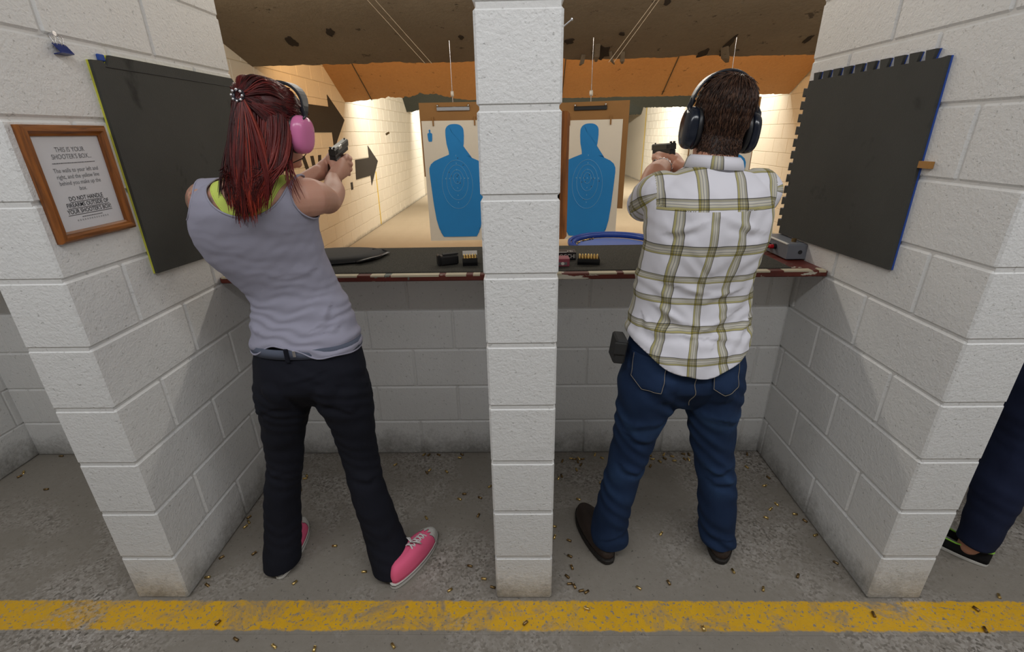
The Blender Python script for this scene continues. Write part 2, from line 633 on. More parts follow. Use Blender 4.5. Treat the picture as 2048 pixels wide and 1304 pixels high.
# hanging ceiling baffles, sloping down away from the booths, with torn lower edges
def baffle(name, y_hi, z_hi, y_lo, z_lo, thick, mat, label, tears, seed, step=0.03, rag=0.012, x0=XL, x1=XR):
    r = random.Random(seed)
    d = np.array([0, y_lo - y_hi, z_lo - z_hi], float)
    L = np.linalg.norm(d)
    d /= L
    n = np.array([0, -d[2], d[1]])
    n = n if n[2] > 0 else -n
    xs = np.arange(x0, x1 + 1e-6, step)
    v, f = [], []
    walk = 0.0
    for x in xs:
        walk = 0.7 * walk + r.gauss(0, rag * 0.6)
        cut = abs(walk) + abs(r.gauss(0, rag * 0.4))
        for tx, tw, td in tears:
            q = 1 - abs(x - tx) / tw
            if q > 0:
                cut += td * min(1, q * 2.2) * (0.8 + 0.35 * r.random())
        a = np.array([x, y_hi, z_hi])
        b = a + d * (L - cut)
        v += [a, b, a + n * thick, b + n * thick * 0.7]
    for i in range(len(xs) - 1):
        k, q = 4 * i, 4 * i + 4
        f += [(k, k + 1, q + 1, q), (k + 2, q + 2, q + 3, k + 3), (k + 1, k + 3, q + 3, q + 1), (k, q, q + 2, k + 2)]
    o = link(name, fix_normals(mesh(name, v, f, mat)))
    return tag(o, label, 'baffle')


b1 = baffle('ceiling_baffle', 2.3, 3.09, 5.21, 2.215, 0.04, M['fibreboard'], 'scarred brown fibreboard baffle sloping overhead nearest the booths', [(0.35, 0.14, 0.05), (1.75, 0.3, 0.03), (-1.3, 0.2, 0.02)], 3)
b2 = baffle('ceiling_baffle', 6.65, 2.70, 7.80, 2.035, 0.03, M['plywood'], 'orange plywood baffle with a ragged lower edge', [(-1.55, 0.75, 0.10), (-1.35, 0.25, 0.06), (-2.3, 0.2, 0.03)], 5, rag=0.010)
b3 = baffle('ceiling_baffle', 11.2, 2.75, 12.0, 2.05, 0.03, M['rubber_sheet'], 'black-green rubber baffle hanging behind the orange one', [(1.9, 0.6, 0.06), (2.5, 0.3, 0.10), (-2.2, 0.3, 0.05)], 9, rag=0.02)
b4 = baffle('ceiling_baffle', 16.2, 2.75, 17.0, 2.05, 0.03, M['rubber_sheet'], 'farthest black rubber baffle deep in the range', [], 11, rag=0.02)
# seams of the plywood sheets
for sx in (-2.22, 0.62, 2.1):
    MB().tube([(sx, 6.8, 2.6085), (sx + 0.02, 7.75, 2.059)], 0.006, 5).build('seam', M['rubber_sheet'], b2)
# torn paper strips and gouges on the nearest baffle
r = random.Random(21)
def on_b1(x, y, off=0.0):
    return np.array([x, y, 3.09 + (y - 2.3) * (2.215 - 3.09) / 2.91 - off])
for (x, y, L, w, lean) in [(0.72, 5.02, 0.22, 0.05, 0.1), (0.40, 4.98, 0.16, 0.06, -0.3), (0.98, 5.12, 0.12, 0.04, 0.2), (0.62, 5.15, 0.10, 0.04, -0.2), (0.86, 5.12, 0.14, 0.03, 0.5), (1.9, 5.1, 0.2, 0.07, 0.6)]:
    a, b = on_b1(x, y - L / 2), on_b1(x + lean * L, y + L / 2, 0.05)
    mid = (a + b) / 2 - np.array([0, 0, 0.03])
    MB().tube([a, mid, b], [(w * 0.5, 0.004), (w * 0.55, 0.004), (w * 0.25, 0.003)], 6).build('torn_strip', M['fibreboard'], b1)
t = NT('gouge')
M['gouge'] = t.done((0.022, 0.013, 0.007, 1), 0.95)
for (x, y, L, w) in [(-2.0, 4.75, 0.20, 0.10), (-1.6, 4.62, 0.13, 0.08), (0.78, 5.07, 0.26, 0.20), (1.15, 4.3, 0.10, 0.05), (1.92, 5.0, 0.42, 0.06), (1.75, 5.12, 0.18, 0.10), (2.6, 4.9, 0.14, 0.05), (0.45, 4.85, 0.10, 0.10), (-0.5, 4.75, 0.07, 0.05), (0.32, 4.6, 0.08, 0.05), (0.9, 4.75, 0.06, 0.06)]:
    n = 14
    ring = []
    for k in range(n):
        a = 2 * math.pi * k / n
        q = r.uniform(0.6, 1.15)
        ring.append(on_b1(x + w / 2 * q * math.cos(a), y + L / 2 * q * math.sin(a), 0.006))
    top = [p + np.array([0, 0, 0.012]) for p in ring]
    f = [tuple(reversed(range(n))), tuple(range(n, 2 * n))] + [(i, (i + 1) % n, (i + 1) % n + n, i + n) for i in range(n)]
    link('gouge', fix_normals(mesh('gouge', ring + top, f, M['gouge'])), b1)

# ------------------------------------------------------------------ counters
t = NT('counter_edge')
p = t.pos()
x = t.xyz(p)
c = t.mix(t.noise(p, 9, 5), srgb(70, 26, 18), srgb(116, 44, 30))
chip = t.noise(t.scale(p, (1, 1, 3)), 5.0, 6, 0.7, 0.3)
c = t.mix(t.ramp(chip, [(0.56, 0.0), (0.575, 1.0)]), c, srgb(200, 194, 178))
c = t.mix(t.ramp(t.noise(p, 7.3, 5, 0.65), [(0.60, 0.0), (0.62, 1.0)]), c, srgb(104, 112, 104))
c = t.mix(t.ramp(x[2], [(0.0, 0.0), (1.0, 0.0)]), c, c)
M['counter_edge'] = t.done(c, 0.5, 0)
t = NT('counter_carpet')
p = t.pos()
sp = t.noise(p, 420, 2, 0.7)
c = t.ramp(sp, [(0.35, (0.028, 0.028, 0.024, 1)), (0.65, (0.11, 0.105, 0.09, 1))])
M['counter_carpet'] = t.done(c, 0.95, 0, t.bump(sp, 0.5, 0.003), Specular_IOR_Level=0.15)
M['counter_trim'] = plain('counter_trim', srgb(196, 186, 160), 0.6, gscale=120)

CF, CB, CZ = 1.835, 2.33, 1.046
for x0, x1, lab in ((XL, -1.428, 'counter shelf in the booth at the left edge, past the notice wall'), (-1.2376, -0.0988, 'red-edged carpeted counter in front of the shooter in the tank top'),
                    (0.1007, 1.2336, 'red-edged carpeted counter in front of the shooter in plaid'), (1.421, 2.57, 'counter shelf in the booth at the right edge'), (2.76, XR, 'counter shelf in the last booth on the right')):
    e = empty('counter', ((x0 + x1) / 2, 2.08, 5 * H))
    tag(e, lab, 'counter', 'booth counters')
    MB().box((x0 + 0.002, CF, 1.0162), (x1 - 0.002, CF + 0.05, CZ - 0.004), 0.004).build('front_edge', M['counter_edge'], e)
    MB().box((x0 + 0.002, CF + 0.05, 1.0162), (x1 - 0.002, CB, CZ - 0.006), 0.002).build('board', M['counter_edge'], e)
    MB().box((x0 + 0.004, CF + 0.035, CZ - 0.006), (x1 - (0.13 if x0 > 0 and x0 < 1 else 0.004), CB - 0.004, CZ), 0.002).build('carpet', M['counter_carpet'], e)
    n = 40
    rr = random.Random(int(x0 * 100) + 3)
    runs = []
    for i in range(n):
        a, b = x0 + 0.01 + (x1 - x0 - 0.02) * i / n, x0 + 0.01 + (x1 - x0 - 0.02) * (i + 1) / n
        if rr.random() < 0.25:
            continue
        hh = 0.004 + 0.004 * rr.random()
        runs.append((a, b, hh))
    merged = []
    for a, b, hh in runs:
        if merged and abs(merged[-1][1] - a) < 1e-6:
            merged[-1][1] = b
        else:
            merged.append([a, b, hh])
    for a, b, hh in merged:
        MB().box((a, CF - 0.0015, CZ - 0.004 - hh), (b, CF + 0.03, CZ - 0.0025)).build('edge_strip', M['counter_trim'], e)

# ------------------------------------------------------------------ foam mats on the dividers
def teeth(a, b, n, base, out, neck=0.24, head=0.34):
    """dovetail teeth between coordinates a and b: list of (along, across)"""
    pts, s = [], (b - a) / n
    for i in range(n):
        c = a + (i + 0.5) * s
        w0, w1 = s * neck, s * head
        pts += [(c - w0, base), (c - w1, base + out), (c + w1, base + out), (c + w0, base)]
    return pts


def mat_thing(poly, x_wall, side, col, label):
    e = empty('foam_mat', (x_wall, sum(p[0] for p in poly) / len(poly), min(p[1] for p in poly)))
    tag(e, label, 'foam mat', 'foam mats on the divider walls')
    a = MB().prism(poly, x_wall, x_wall + 0.005 * side, 'x')
    o = link('backing_layer', fix_normals(a.data('backing_layer', col)), e)
    a = MB().prism([(p[0] + (0.002 if p[0] < 1.6 else -0.002), p[1]) for p in poly], x_wall + 0.005 * side, x_wall + 0.014 * side, 'x')
    link('foam_face', fix_normals(a.data('foam_face', M['foam'])), e)
    return e


polyL = [(1.512, 1.153), (1.512, 1.786), (1.552, 1.788), (1.566, 1.775), (1.585, 1.806), (2.235, 1.806), (2.252, 1.79), (2.252, 1.12)]
eL = mat_thing(polyL, -1.2374, 1, M['foam_yellow'], 'dark foam mat with a yellow edge beside the framed notice')
MB().tube([(-1.2232, 1.56, 1.772), (-1.2232, 2.24, 1.772)], 0.0016, 5).build('border_seam', M['black_matte'], eL)
MB().box((-1.2372, 1.552, 1.788), (-1.229, 1.576, 1.806), 0.002).build('blue_tab', M['foam_blue'], eL)
polyR = [(1.523, 1.131), (1.537, 1.755), (1.56, 1.752)]
polyR += teeth(1.575, 2.215, 10, 1.752, 0.027)
polyR += [(2.228, 1.752)]
polyR += [(p[1], p[0]) for p in [(q[0], q[1]) for q in teeth(1.735, 1.135, 12, 2.232, 0.027)]]
polyR += [(2.232, 1.115)]
eR = mat_thing(polyR, 1.2334, -1, M['foam_blue'], 'black foam mat with puzzle teeth along its top and far edge')
MB().box((1.2175, 1.488, 1.452), (1.233, 1.53, 1.472), 0.0005).build('tape_scrap', M['tape'], eR)


# ------------------------------------------------------------------ framed notices
def text_mesh(name, body, size, origin, ux, uy, mat, parent, align='CENTER', bold=0.0, squeeze=1.0):
    cu = bpy.data.curves.new(name, 'FONT')
    cu.body, cu.size, cu.align_x, cu.offset = body, size, align, bold
    cu.resolution_u = 3
    tmp = bpy.data.objects.new(name, cu)
    COL.objects.link(tmp)
    bpy.context.view_layer.update()
    me = bpy.data.meshes.new_from_object(tmp.evaluated_get(bpy.context.evaluated_depsgraph_get()))
    bpy.data.objects.remove(tmp)
    ux, uy, o = Vector(ux), Vector(uy), Vector(origin)
    for v in me.vertices:
        v.co = o + ux * (v.co.x * squeeze) + uy * v.co.y
    me.materials.clear()
    me.materials.append(mat)
    me.name = name
    return link(name, me, parent)


def notice(xw, side, y0, y1, z0, z1, label, writing):
    e = empty('framed_notice', (xw, (y0 + y1) / 2, z0))
    tag(e, label, 'sign', 'framed notices')
    w, th = 0.027, 0.021
    X = lambda d: xw + d * side

    def rail(p0, p1, along, inward, mat):
        # mitred moulding with a raised bevelled profile
        prof = [(0, 0), (0, th * 0.7), (0.006, th), (w * 0.55, th), (w * 0.8, th * 0.62), (w, th * 0.5), (w, 0)]
        v, f = [], []
        for P, s in ((Vector(p0), 1), (Vector(p1), -1)):
            for d, hgt in prof:
                q = P + Vector(inward) * d + Vector(along) * (d * s)
                v.append((X(hgt), q.y, q.z))
        n = len(prof)
        f = [tuple(range(n)), tuple(range(n, 2 * n))] + [(i, (i + 1) % n, (i + 1) % n + n, i + n) for i in range(n)]
        link('frame_rail', fix_normals(mesh('frame_rail', v, f, mat)), e)
    rail((0, y0, z0), (0, y0, z1), (0, 0, 1), (0, 1, 0), M['oak_v'])
    rail((0, y1, z0), (0, y1, z1), (0, 0, 1), (0, -1, 0), M['oak_v'])
    rail((0, y0, z0), (0, y1, z0), (0, 1, 0), (0, 0, 1), M['oak_h'])
    rail((0, y0, z1), (0, y1, z1), (0, 1, 0), (0, 0, -1), M['oak_h'])
    a, b = sorted((X(0.001), X(0.006)))
    sheet = MB().box((a, y0 + 0.02, z0 + 0.02), (b, y1 - 0.02, z1 - 0.02)).build('notice_sheet', M['paper'], e)
    ux = (0, side, 0)
    cy, xx = (y0 + y1) / 2, X(0.0066)
    if writing:
        H_ = z1 - z0
        lines = [('THIS IS YOUR', 0.0175, 0.775, 0.0), ("SHOOTER'S BOX...", 0.0175, 0.715, 0.0),
                 ('The walls to your left and', 0.0158, 0.60, 0.0), ('right, and the yellow line', 0.0158, 0.545, 0.0), ('behind you make up the', 0.0158, 0.49, 0.0), ('box.', 0.0158, 0.435, 0.0),
                 ('DO NOT HANDLE', 0.0158, 0.350, 0.0002), ('FIREARMS OUTSIDE OF', 0.0158, 0.293, 0.0002), ("YOUR SHOOTER'S BOX!", 0.0158, 0.236, 0.0002),
                 ('* * * * * * * * * * * * * *', 0.013, 0.150, 0.0)]
        for body, sz, fz, bold in lines:
            zz = z0 + H_ * fz
            o = text_mesh('lettering', body, sz, (xx, cy, zz), ux, (0, 0, 1), M['ink'] if bold else M['ink_grey'], sheet, bold=bold, squeeze=0.86)
            if bold:
                ys = [v.co.y for v in o.data.vertices]
                lo, hi = min(ys), max(ys)
                MB().box((min(xx, xx + 0.0002 * side), lo, zz - 0.0042), (max(xx, xx + 0.0002 * side), hi, zz - 0.0028)).build('underline', M['ink'], sheet)
        for fz, half in ((0.675, 0.066), (0.195, 0.034)):
            mb = MB()
            y = cy - half
            rr = random.Random(int(fz * 100))
            while y < cy + half:
                L = rr.uniform(0.002, 0.007)
                mb.box((min(xx, xx + 0.0002 * side), y, z0 + H_ * fz), (max(xx, xx + 0.0002 * side), y + L, z0 + H_ * fz + 0.0022))
                y += L + 0.0012
            o = mb.build('small_print', M['ink_grey'], sheet)
            o['kind'] = 'stuff'
    return e


notice(-1.2374, 1, 1.224, 1.484, 1.315, 1.611, 'oak-framed printed notice about the shooter\'s box on the left wall', True)
notice(0.1009, 1, 1.225, 1.487, 1.312, 1.618, 'oak picture frame seen edge-on against the middle divider', True)

# ------------------------------------------------------------------ binder clip on the left wall
e = empty('binder_clip', (-1.2374, 1.433, 1.78))
tag(e, 'small blue binder clip hanging on the wall above the mat', 'binder clip')
prof = [(0.0, 0.018), (0.022, 0.0)]
b = MB()
b.prism([(-1.2374 + 0.020, 1.790), (-1.2374 + 0.004, 1.812), (-1.2374 + 0.006, 1.8125), (-1.2374 + 0.0225, 1.791), (-1.2374 + 0.0225, 1.7885), (-1.2374 + 0.001, 1.786), (-1.2374 + 0.001, 1.788)], 1.413, 1.453, 'y')
link('clip_body', fix_normals(b.data('clip_body', M['clip_blue'])), e)
for q, (yy, hh) in enumerate(((1.443, 0.026), (1.42, 0.024))):
    pts = [(-1.228, yy - 0.006, 1.802), (-1.231, yy - 0.004, 1.802 + hh * 0.6), (-1.232, yy - 0.007, 1.802 + hh), (-1.232, yy, 1.802 + hh * 1.25), (-1.232, yy + 0.007, 1.802 + hh), (-1.231, yy + 0.004, 1.802 + hh * 0.6), (-1.228, yy + 0.006, 1.802)]
    MB().tube(pts, 0.0012, 6).build('wire_handle', M['steel'], e, smooth=True)
o = MB().tube([(-1.24, 1.418, 1.832), (-1.222, 1.418, 1.834)], 0.0025, 8).tube([(-1.223, 1.418, 1.834), (-1.221, 1.418, 1.834)], 0.006, 10).build('nail', M['steel'])
tag(o, 'dark nail head in the wall above the blue clip', 'nail')
o = MB().tube([(0.0998, 1.24, 1.79), (0.121, 1.245, 1.806)], 0.0016, 7).tube([(0.121, 1.245, 1.806), (0.1225, 1.2455, 1.8075)], 0.0032, 8).build('nail', M['steel'])
tag(o, 'bent nail sticking out of the middle divider near its top', 'nail')

# ------------------------------------------------------------------ wall arrows, painted line and bars on the left range wall
def wall_shape(name, poly, label, cat, mat, xw=XL, side=1, th=0.008, group=None):
    o = link(name, fix_normals(MB().prism(poly, xw + 0.0005 * side, xw + th * side, 'x').data(name, mat)))
    return tag(o, label, cat, group)


wall_shape('arrow_sign', [(5.85, 1.62), (7.06, 1.62), (7.05, 1.405), (7.63, 1.79), (7.08, 2.095), (7.07, 1.945), (5.85, 1.945)], 'large black arrow on the range wall behind the shooter in the tank top', 'arrow', M['arrow_black'])
wall_shape('arrow_sign', [(7.80, 0.92), (8.59, 0.92), (8.58, 0.755), (9.13, 1.132), (8.63, 1.41), (8.62, 1.215), (7.88, 1.215)], 'smaller black arrow low on the bright range wall', 'arrow', M['arrow_black'])
wall_shape('wall_stripe', [(8.87, 0.02), (8.91, 0.02), (8.95, 0.96), (8.91, 0.96)], 'thin yellow upright stripe on the left range wall under the small arrow', 'stripe', M['wall_yellow'], th=0.003)
wall_shape('wall_stripe', [(16.3, 0.05), (16.36, 0.05), (16.36, 2.4), (16.3, 2.4)], 'thin yellow upright stripe on the far right range wall', 'stripe', M['wall_yellow'], XR, -1, 0.003)
for i, (ya, yb, za, zb, lab) in enumerate([(6.50, 6.42, 1.345, 1.12, 'black painted bar on the range wall just left of the pistol'), (6.25, 6.28, 1.345, 1.13, 'black painted bar on the range wall behind the loose hair'),
                                           (5.99, 6.08, 1.355, 1.15, 'slanted black painted bar on the range wall by the red hair'), (7.57, 7.56, 0.90, 0.79, 'short black painted bar on the range wall below the pistol grip'), (7.04, 7.03, 0.91, 0.81, 'short black painted bar on the range wall below the forearm')]):
    w = 0.05
    wall_shape('wall_bar', [(ya - w, za), (ya + w, za), (yb + w, zb), (yb - w, zb)], lab, 'painted bar', M['arrow_black'], th=0.003, group='black bars on the range wall')

# ------------------------------------------------------------------ target carrier cables
for (x0, z0, x1, z1, lab) in [(-1.055, 2.45, -0.893, 2.20, 'left one of the paired carrier cables over the left lane'), (-1.0, 2.45, -0.83, 2.20, 'right one of the paired carrier cables over the left lane'),
                              (0.956, 2.41, 0.86, 2.18, 'left one of the paired carrier cables over the right lane'), (0.984, 2.41, 0.91, 2.18, 'right one of the paired carrier cables over the right lane')]:
    o = MB().tube([(x0 + (x0 - x1) * 0.6, 3.18, z0 + (z0 - z1) * 0.6), (x0, 3.9, z0), (x1, 5.1, z1)], 0.0022, 6).build('carrier_cable', M['steel'])
    tag(o, lab, 'cable', 'target carrier cables')


# ------------------------------------------------------------------ silhouette targets
def silhouette(s=1.0, n=10):
    """blue torso outline, x from -0.26..0.26, z from 0 (top of head) downwards"""
    half = []
    for k in range(n + 1):
        a = math.pi / 2 * k / n
        half.append((0.078 * math.sin(a) ** 0.8, -0.06 + 0.06 * math.cos(a)))
    half += [(0.079, -0.10), (0.074, -0.17), (0.060, -0.235), (0.058, -0.262), (0.085, -0.275), (0.14, -0.295), (0.19, -0.318), (0.222, -0.345), (0.238, -0.38), (0.240, -0.42), (0.232, -0.56), (0.222, -0.72), (0.208, -0.86), (0.190, -0.945), (0.178, -0.945), (0.176, -0.985), (0.152, -1.03)]
    full = half + [(-x, z) for x, z in reversed(half)]
    return [(x * s * 1.11, z * s * 1.03) for x, z in full]


def dedupe(p):
    out = []
    for q in p:
        if not out or abs(q[0] - out[-1][0]) + abs(q[1] - out[-1][1]) > 1e-6:
            out.append(q)
    return out


def target(cx, y, ztop, yaw, label, clip_dark, seed, card_hw=0.315, card_h=0.80):
    """paper target clipped on a cardboard backer hung from a carrier"""
    e = empty('paper_target', (cx, y, ztop))
    e.rotation_euler = (0, 0, yaw)
    tag(e, label, 'target', 'blue silhouette targets')
    R = Matrix.Translation((cx, y, ztop)) @ Matrix.Rotation(yaw, 4, 'Z')

    def put(mb, name, mat, parent, smooth=False):
        me = fix_normals(mb.data(name, mat, smooth))
        me.transform(R)
        return link(name, me, parent)
    rr = random.Random(seed)
    card = put(MB().box((-card_hw, 0.0, -card_h), (card_hw, 0.006, 0.155)), 'cardboard_backer', M['card'], e)
    # slightly curled sheet
    nx, nz, v, f = 12, 16, [], []
    for j in range(nz + 1):
        for i in range(nx + 1):
            x, z = -0.305 + 0.61 * i / nx, -1.13 * j / nz
            yy = -0.003 - 0.010 * (j / nz) ** 2 * (0.5 + abs(i / nx - 0.5))
            v.append((x, yy, z))
    for j in range(nz):
        for i in range(nx):
            a = j * (nx + 1) + i
            f.append((a, a + 1, a + nx + 2, a + nx + 1))
    m = MB().add(v, f)
    m.add([(x, yy + 0.0006, z) for x, yy, z in v], [tuple(reversed(q)) for q in f])
    me = m.data('paper_sheet', M['target_paper'])
    me.transform(R)
    paper = link('paper_sheet', me, e)

    def sheet_y(z):
        t_ = min(1.0, -z / 1.13)
        return -0.003 - 0.010 * t_ ** 2 * 0.72 - 0.0022
    # printed silhouette laid on the sheet in strips
    out = dedupe([(x, z - 0.03) for x, z in silhouette()])
    bm = bmesh.new()
    vs = [bm.verts.new((x, 0, z)) for x, z in out]
    bm.faces.new(vs)
    bmesh.ops.triangulate(bm, faces=bm.faces)
    for z in np.linspace(-1.05, -0.05, 20):
        bmesh.ops.bisect_plane(bm, geom=bm.verts[:] + bm.edges[:] + bm.faces[:], plane_co=(0, 0, z), plane_no=(0, 0, 1))
    for vv in bm.verts:
        vv.co.y = sheet_y(vv.co.z) - 0.002 * abs(vv.co.x) * 8 * (vv.co.z / 1.13) ** 2
    bmesh.ops.recalc_face_normals(bm, faces=bm.faces)
    me = bpy.data.meshes.new('silhouette')
    bm.to_mesh(me)
    bm.free()
    me.materials.append(M['target_blue'])
    me.transform(R)
    sil = link('silhouette', me, paper)
    # scoring rings
    for k, (rx, rz) in enumerate([(0.035, 0.05), (0.065, 0.10), (0.105, 0.165), (0.15, 0.23)]):
        pts = []
        for q in range(37):
            a = 2 * math.pi * q / 36
            z = -0.52 - 0.02 * k + rz * math.sin(a)
            pts.append((rx * math.cos(a), sheet_y(z) - 0.002, z))
        put(MB().tube(pts, 0.0019, 4, caps=False), 'scoring_ring', M['target_line'], paper)
    num = MB()
    for k in range(-3, 4):
        num.box((k * 0.037 - 0.004, sheet_y(-0.52) - 0.003, -0.526), (k * 0.037 + 0.004, sheet_y(-0.52) - 0.001, -0.514))
    for z in (-0.31, -0.38, -0.44, -0.61, -0.68, -0.75):
        num.box((-0.003, sheet_y(z) - 0.003, z - 0.006), (0.003, sheet_y(z) - 0.001, z + 0.006))
    o = put(num, 'score_marks', M['target_line'], paper)
    o['kind'] = 'stuff'
    # small printed silhouette in the corner
    small = dedupe([(x * 0.085 - 0.235, z * 0.1 - 0.075) for x, z in silhouette()])
    put(MB().prism(small, sheet_y(-0.1) - 0.001, sheet_y(-0.1), 'y'), 'corner_mark', M['target_blue'], paper)
    # bullet holes
    for k in range(9):
        x, z = rr.gauss(0, 0.05), -0.5 + rr.gauss(0, 0.07)
        put(MB().tube([(x, sheet_y(z) - 0.0012, z), (x, sheet_y(z) - 0.0006, z)], 0.0045, 8), 'bullet_hole', M['ink'], paper)
    # clip on the backer, clothes pegs, hanging wire with pulley
    put(MB().box((-0.155, -0.014, 0.083), (0.155, 0.0, 0.118), 0.004), 'clip_bar', M['black_plastic'] if clip_dark else M['steel'], e)
    for sx in (-1, 1):
        put(MB().tube([(sx * 0.14, -0.018, 0.118), (sx * 0.145, -0.02, 0.135)], 0.010, 8), 'clip_knob', M['steel'], e, True)
        put(MB().box((sx * 0.195 - 0.006, -0.016, -0.045), (sx * 0.195 + 0.006, 0.004, 0.035), 0.002), 'clothes_peg', M['card'], e)
    put(MB().tube([(0.0, 0.003, 0.155), (0.0, 0.003, 0.30)], 0.004, 6), 'hanging_wire', M['steel'], e)
    put(MB().tube([(-0.012, 0.003, 0.225), (0.012, 0.003, 0.225)], 0.024, 12), 'pulley', M['white_print'], e)
    put(MB().tube([(0, 0.003, 0.24), (0, 0.003, 1.0 - 0.0)], 0.003, 6), 'hanger_rod', M['steel'], e)
    return e


target(-0.612, 4.8, 1.688, 0.02, 'blue silhouette target hanging in the left lane, silver clip', False, 1, card_hw=0.318, card_h=0.5)
target(0.665, 4.8, 1.672, -0.35, 'blue silhouette target hanging in the right lane, black clip', True, 2, card_hw=0.355)
target(1.94, 4.85, 1.69, 0.05, 'blue silhouette target mostly hidden behind the shooter in plaid', True, 4)

# ------------------------------------------------------------------ drum beyond the right counter
e = empty('plastic_drum', (0.62, 3.075, 0))
tag(e, 'blue drum standing just beyond the right-hand counter', 'drum')
v, f = lathe([(0.27, 0.0), (0.285, 0.02), (0.285, 0.28), (0.295, 0.295), (0.295, 0.315), (0.285, 0.33), (0.285, 0.58), (0.295, 0.595), (0.295, 0.615), (0.285, 0.63), (0.285, 0.86), (0.27, 0.865)], 40)
drum = MB().add(v, f).xf(Matrix.Translation((0.62, 3.075, 0))).build('drum_body', M['drum_blue'], e, smooth=True)
for rr_, zz in ((0.296, 0.892), (0.270, 0.885)):
    pts = [(0.62 + rr_ * math.cos(2 * math.pi * k / 40), 3.075 + rr_ * math.sin(2 * math.pi * k / 40), zz) for k in range(41)]
    MB().tube(pts, [(0.011, 0.016)] * 41, 8, caps=False).build('rim', M['drum_blue'], e, smooth=True)
v, f = lathe([(0.262, 0.858), (0.262, 0.868), (0.2, 0.866), (0.05, 0.866)], 40)
MB().add(v, f).xf(Matrix.Translation((0.62, 3.075, 0))).build('lid', M['drum_lid'], e, smooth=False)


# ------------------------------------------------------------------ spent casings
def casing_mesh(mat):
    R, L = 0.0049, 0.019
    prof = [(R, 0.0), (R, 0.0012), (R * 0.86, 0.0014), (R * 0.86, 0.002), (R * 0.97, 0.0028), (R * 0.95, L), (R * 0.82, L), (R * 0.82, L * 0.35), (R * 0.1, L * 0.3)]
    v, f = lathe(prof, 12)
    f = f[:-2] + [f[-2]]
    v = [(z - L / 2, x, y) for x, y, z in v]
    return fix_normals(mesh('bullet_casing', v, f, mat, True))


cas = [casing_mesh(M['brass']), casing_mesh(M['brass_dull'])]
spots = [(-1.223, 1.593), (-1.209, 1.565), (-1.21, 1.539), (-1.097, 1.398), (-0.87, 1.264), (-1.065, 1.768), (-1.078, 1.866), (-1.078, 1.846), (-0.78, 1.435), (-0.765, 2.021), (-0.653, 1.948), (-0.52, 2.028), (-0.494, 2.026), (-0.442, 2.026), (-0.319, 2.027), (-0.327, 2.001), (-0.48, 1.886), (-0.469, 1.903), (-0.381, 1.893), (-0.275, 1.735), (-0.293, 1.701), (-0.199, 1.71), (-0.157, 1.784), (-0.198, 1.601), (-0.427, 1.587), (-0.21, 1.338), (-0.151, 1.281), (-0.115, 1.245), (-0.435, 1.028), (-0.833, 1.025), (-0.694, 1.016), (-0.619, 1.312), (0.253, 1.991), (0.271, 1.986), (0.293, 1.99), (0.312, 1.986), (0.285, 1.965), (0.298, 1.942), (0.271, 1.904), (0.206, 1.971), (0.193, 1.858), (0.177, 1.841), (0.257, 1.698), (0.135, 1.537), (0.191, 1.462), (0.186, 1.384), (0.189, 1.332), (0.167, 1.291), (0.173, 1.26), (0.19, 1.249), (0.213, 1.231), (0.232, 1.226), (0.224, 1.159), (0.005, 1.106), (0.132, 1.48), (0.414, 1.994), (0.378, 1.812), (0.381, 2.021), (0.666, 2.01), (0.672, 1.984), (0.647, 1.929), (0.704, 1.964), (0.735, 1.987), (0.779, 2.005), (0.779, 1.97), (0.842, 2.024), (0.87, 2.021), (0.836, 1.983), (0.856, 1.98), (0.74, 2.02), (1.171, 2.019), (1.124, 1.918), (1.193, 1.841), (1.148, 1.784), (1.144, 1.664), (1.103, 1.635), (1.059, 1.585), (0.58, 1.497), (0.544, 1.265), (0.804, 1.315), (0.427, 1.243), (0.882, 1.239), (1.194, 1.604), (1.216, 1.566), (1.216, 1.353), (1.038, 1.294), (1.214, 1.14), (1.582, 1.161), (1.707, 1.211), (1.546, 1.087), (-2.557, 1.9), (-2.547, 1.869), (-2.32, 1.775), (-2.48, 2.03), (-1.22, 1.379), (-1.22, 1.287), (-1.2, 1.253), (-1.07, 1.105), (-0.974, 1.048), (0.609, 1.089), (-1.492, 2.03), (1.216, 1.488), (-0.274, 1.233)]
rc = random.Random(12)
for i, (x, y) in enumerate(spots):
    if y < 1.065:
        lab = 'spent brass casing on the bare concrete in front of the yellow line'
    elif y < 1.21:
        lab = 'spent brass casing lying on the yellow line'
    elif x < -1.43:
        lab = 'spent brass casing on the floor of the far left booth'
    elif x < -0.05:
        who = 'the shooter in the tank top'
        lab = 'spent brass casing ' + ('along the foot of the low wall near the dark trousers' if y > 1.93 else 'against the left divider wall' if x < -1.05 else 'on open floor between the pink shoes and middle divider' if x > -0.45 else 'on the floor around the pink shoes')
    elif x < 1.25:
        lab = 'spent brass casing ' + ('along the foot of the low wall near the blue jeans' if y > 1.90 else 'along the right side of the middle divider' if x < 0.3 else 'against the right divider wall' if x > 1.0 else 'on the floor around the brown boots')
    else:
        lab = 'spent brass casing on the floor by the third shooter'
    o = link('bullet_casing', cas[0 if rc.random() < 0.42 else 1], None, (x, y, 0.0050 if y > 1.21 or y < 1.065 else 0.0063), (rc.uniform(0, 6), 0, rc.uniform(0, 6.28)))
    tag(o, lab, 'casing', lab.replace('spent brass casing', 'casings'))
o = link('bullet_casing', cas[1], None, (-0.625, 2.4, 1.579), (0.3, -0.5, 0.5))
tag(o, 'ejected casing in mid-air to the right of the shooter in the tank top\'s pistol', 'casing')
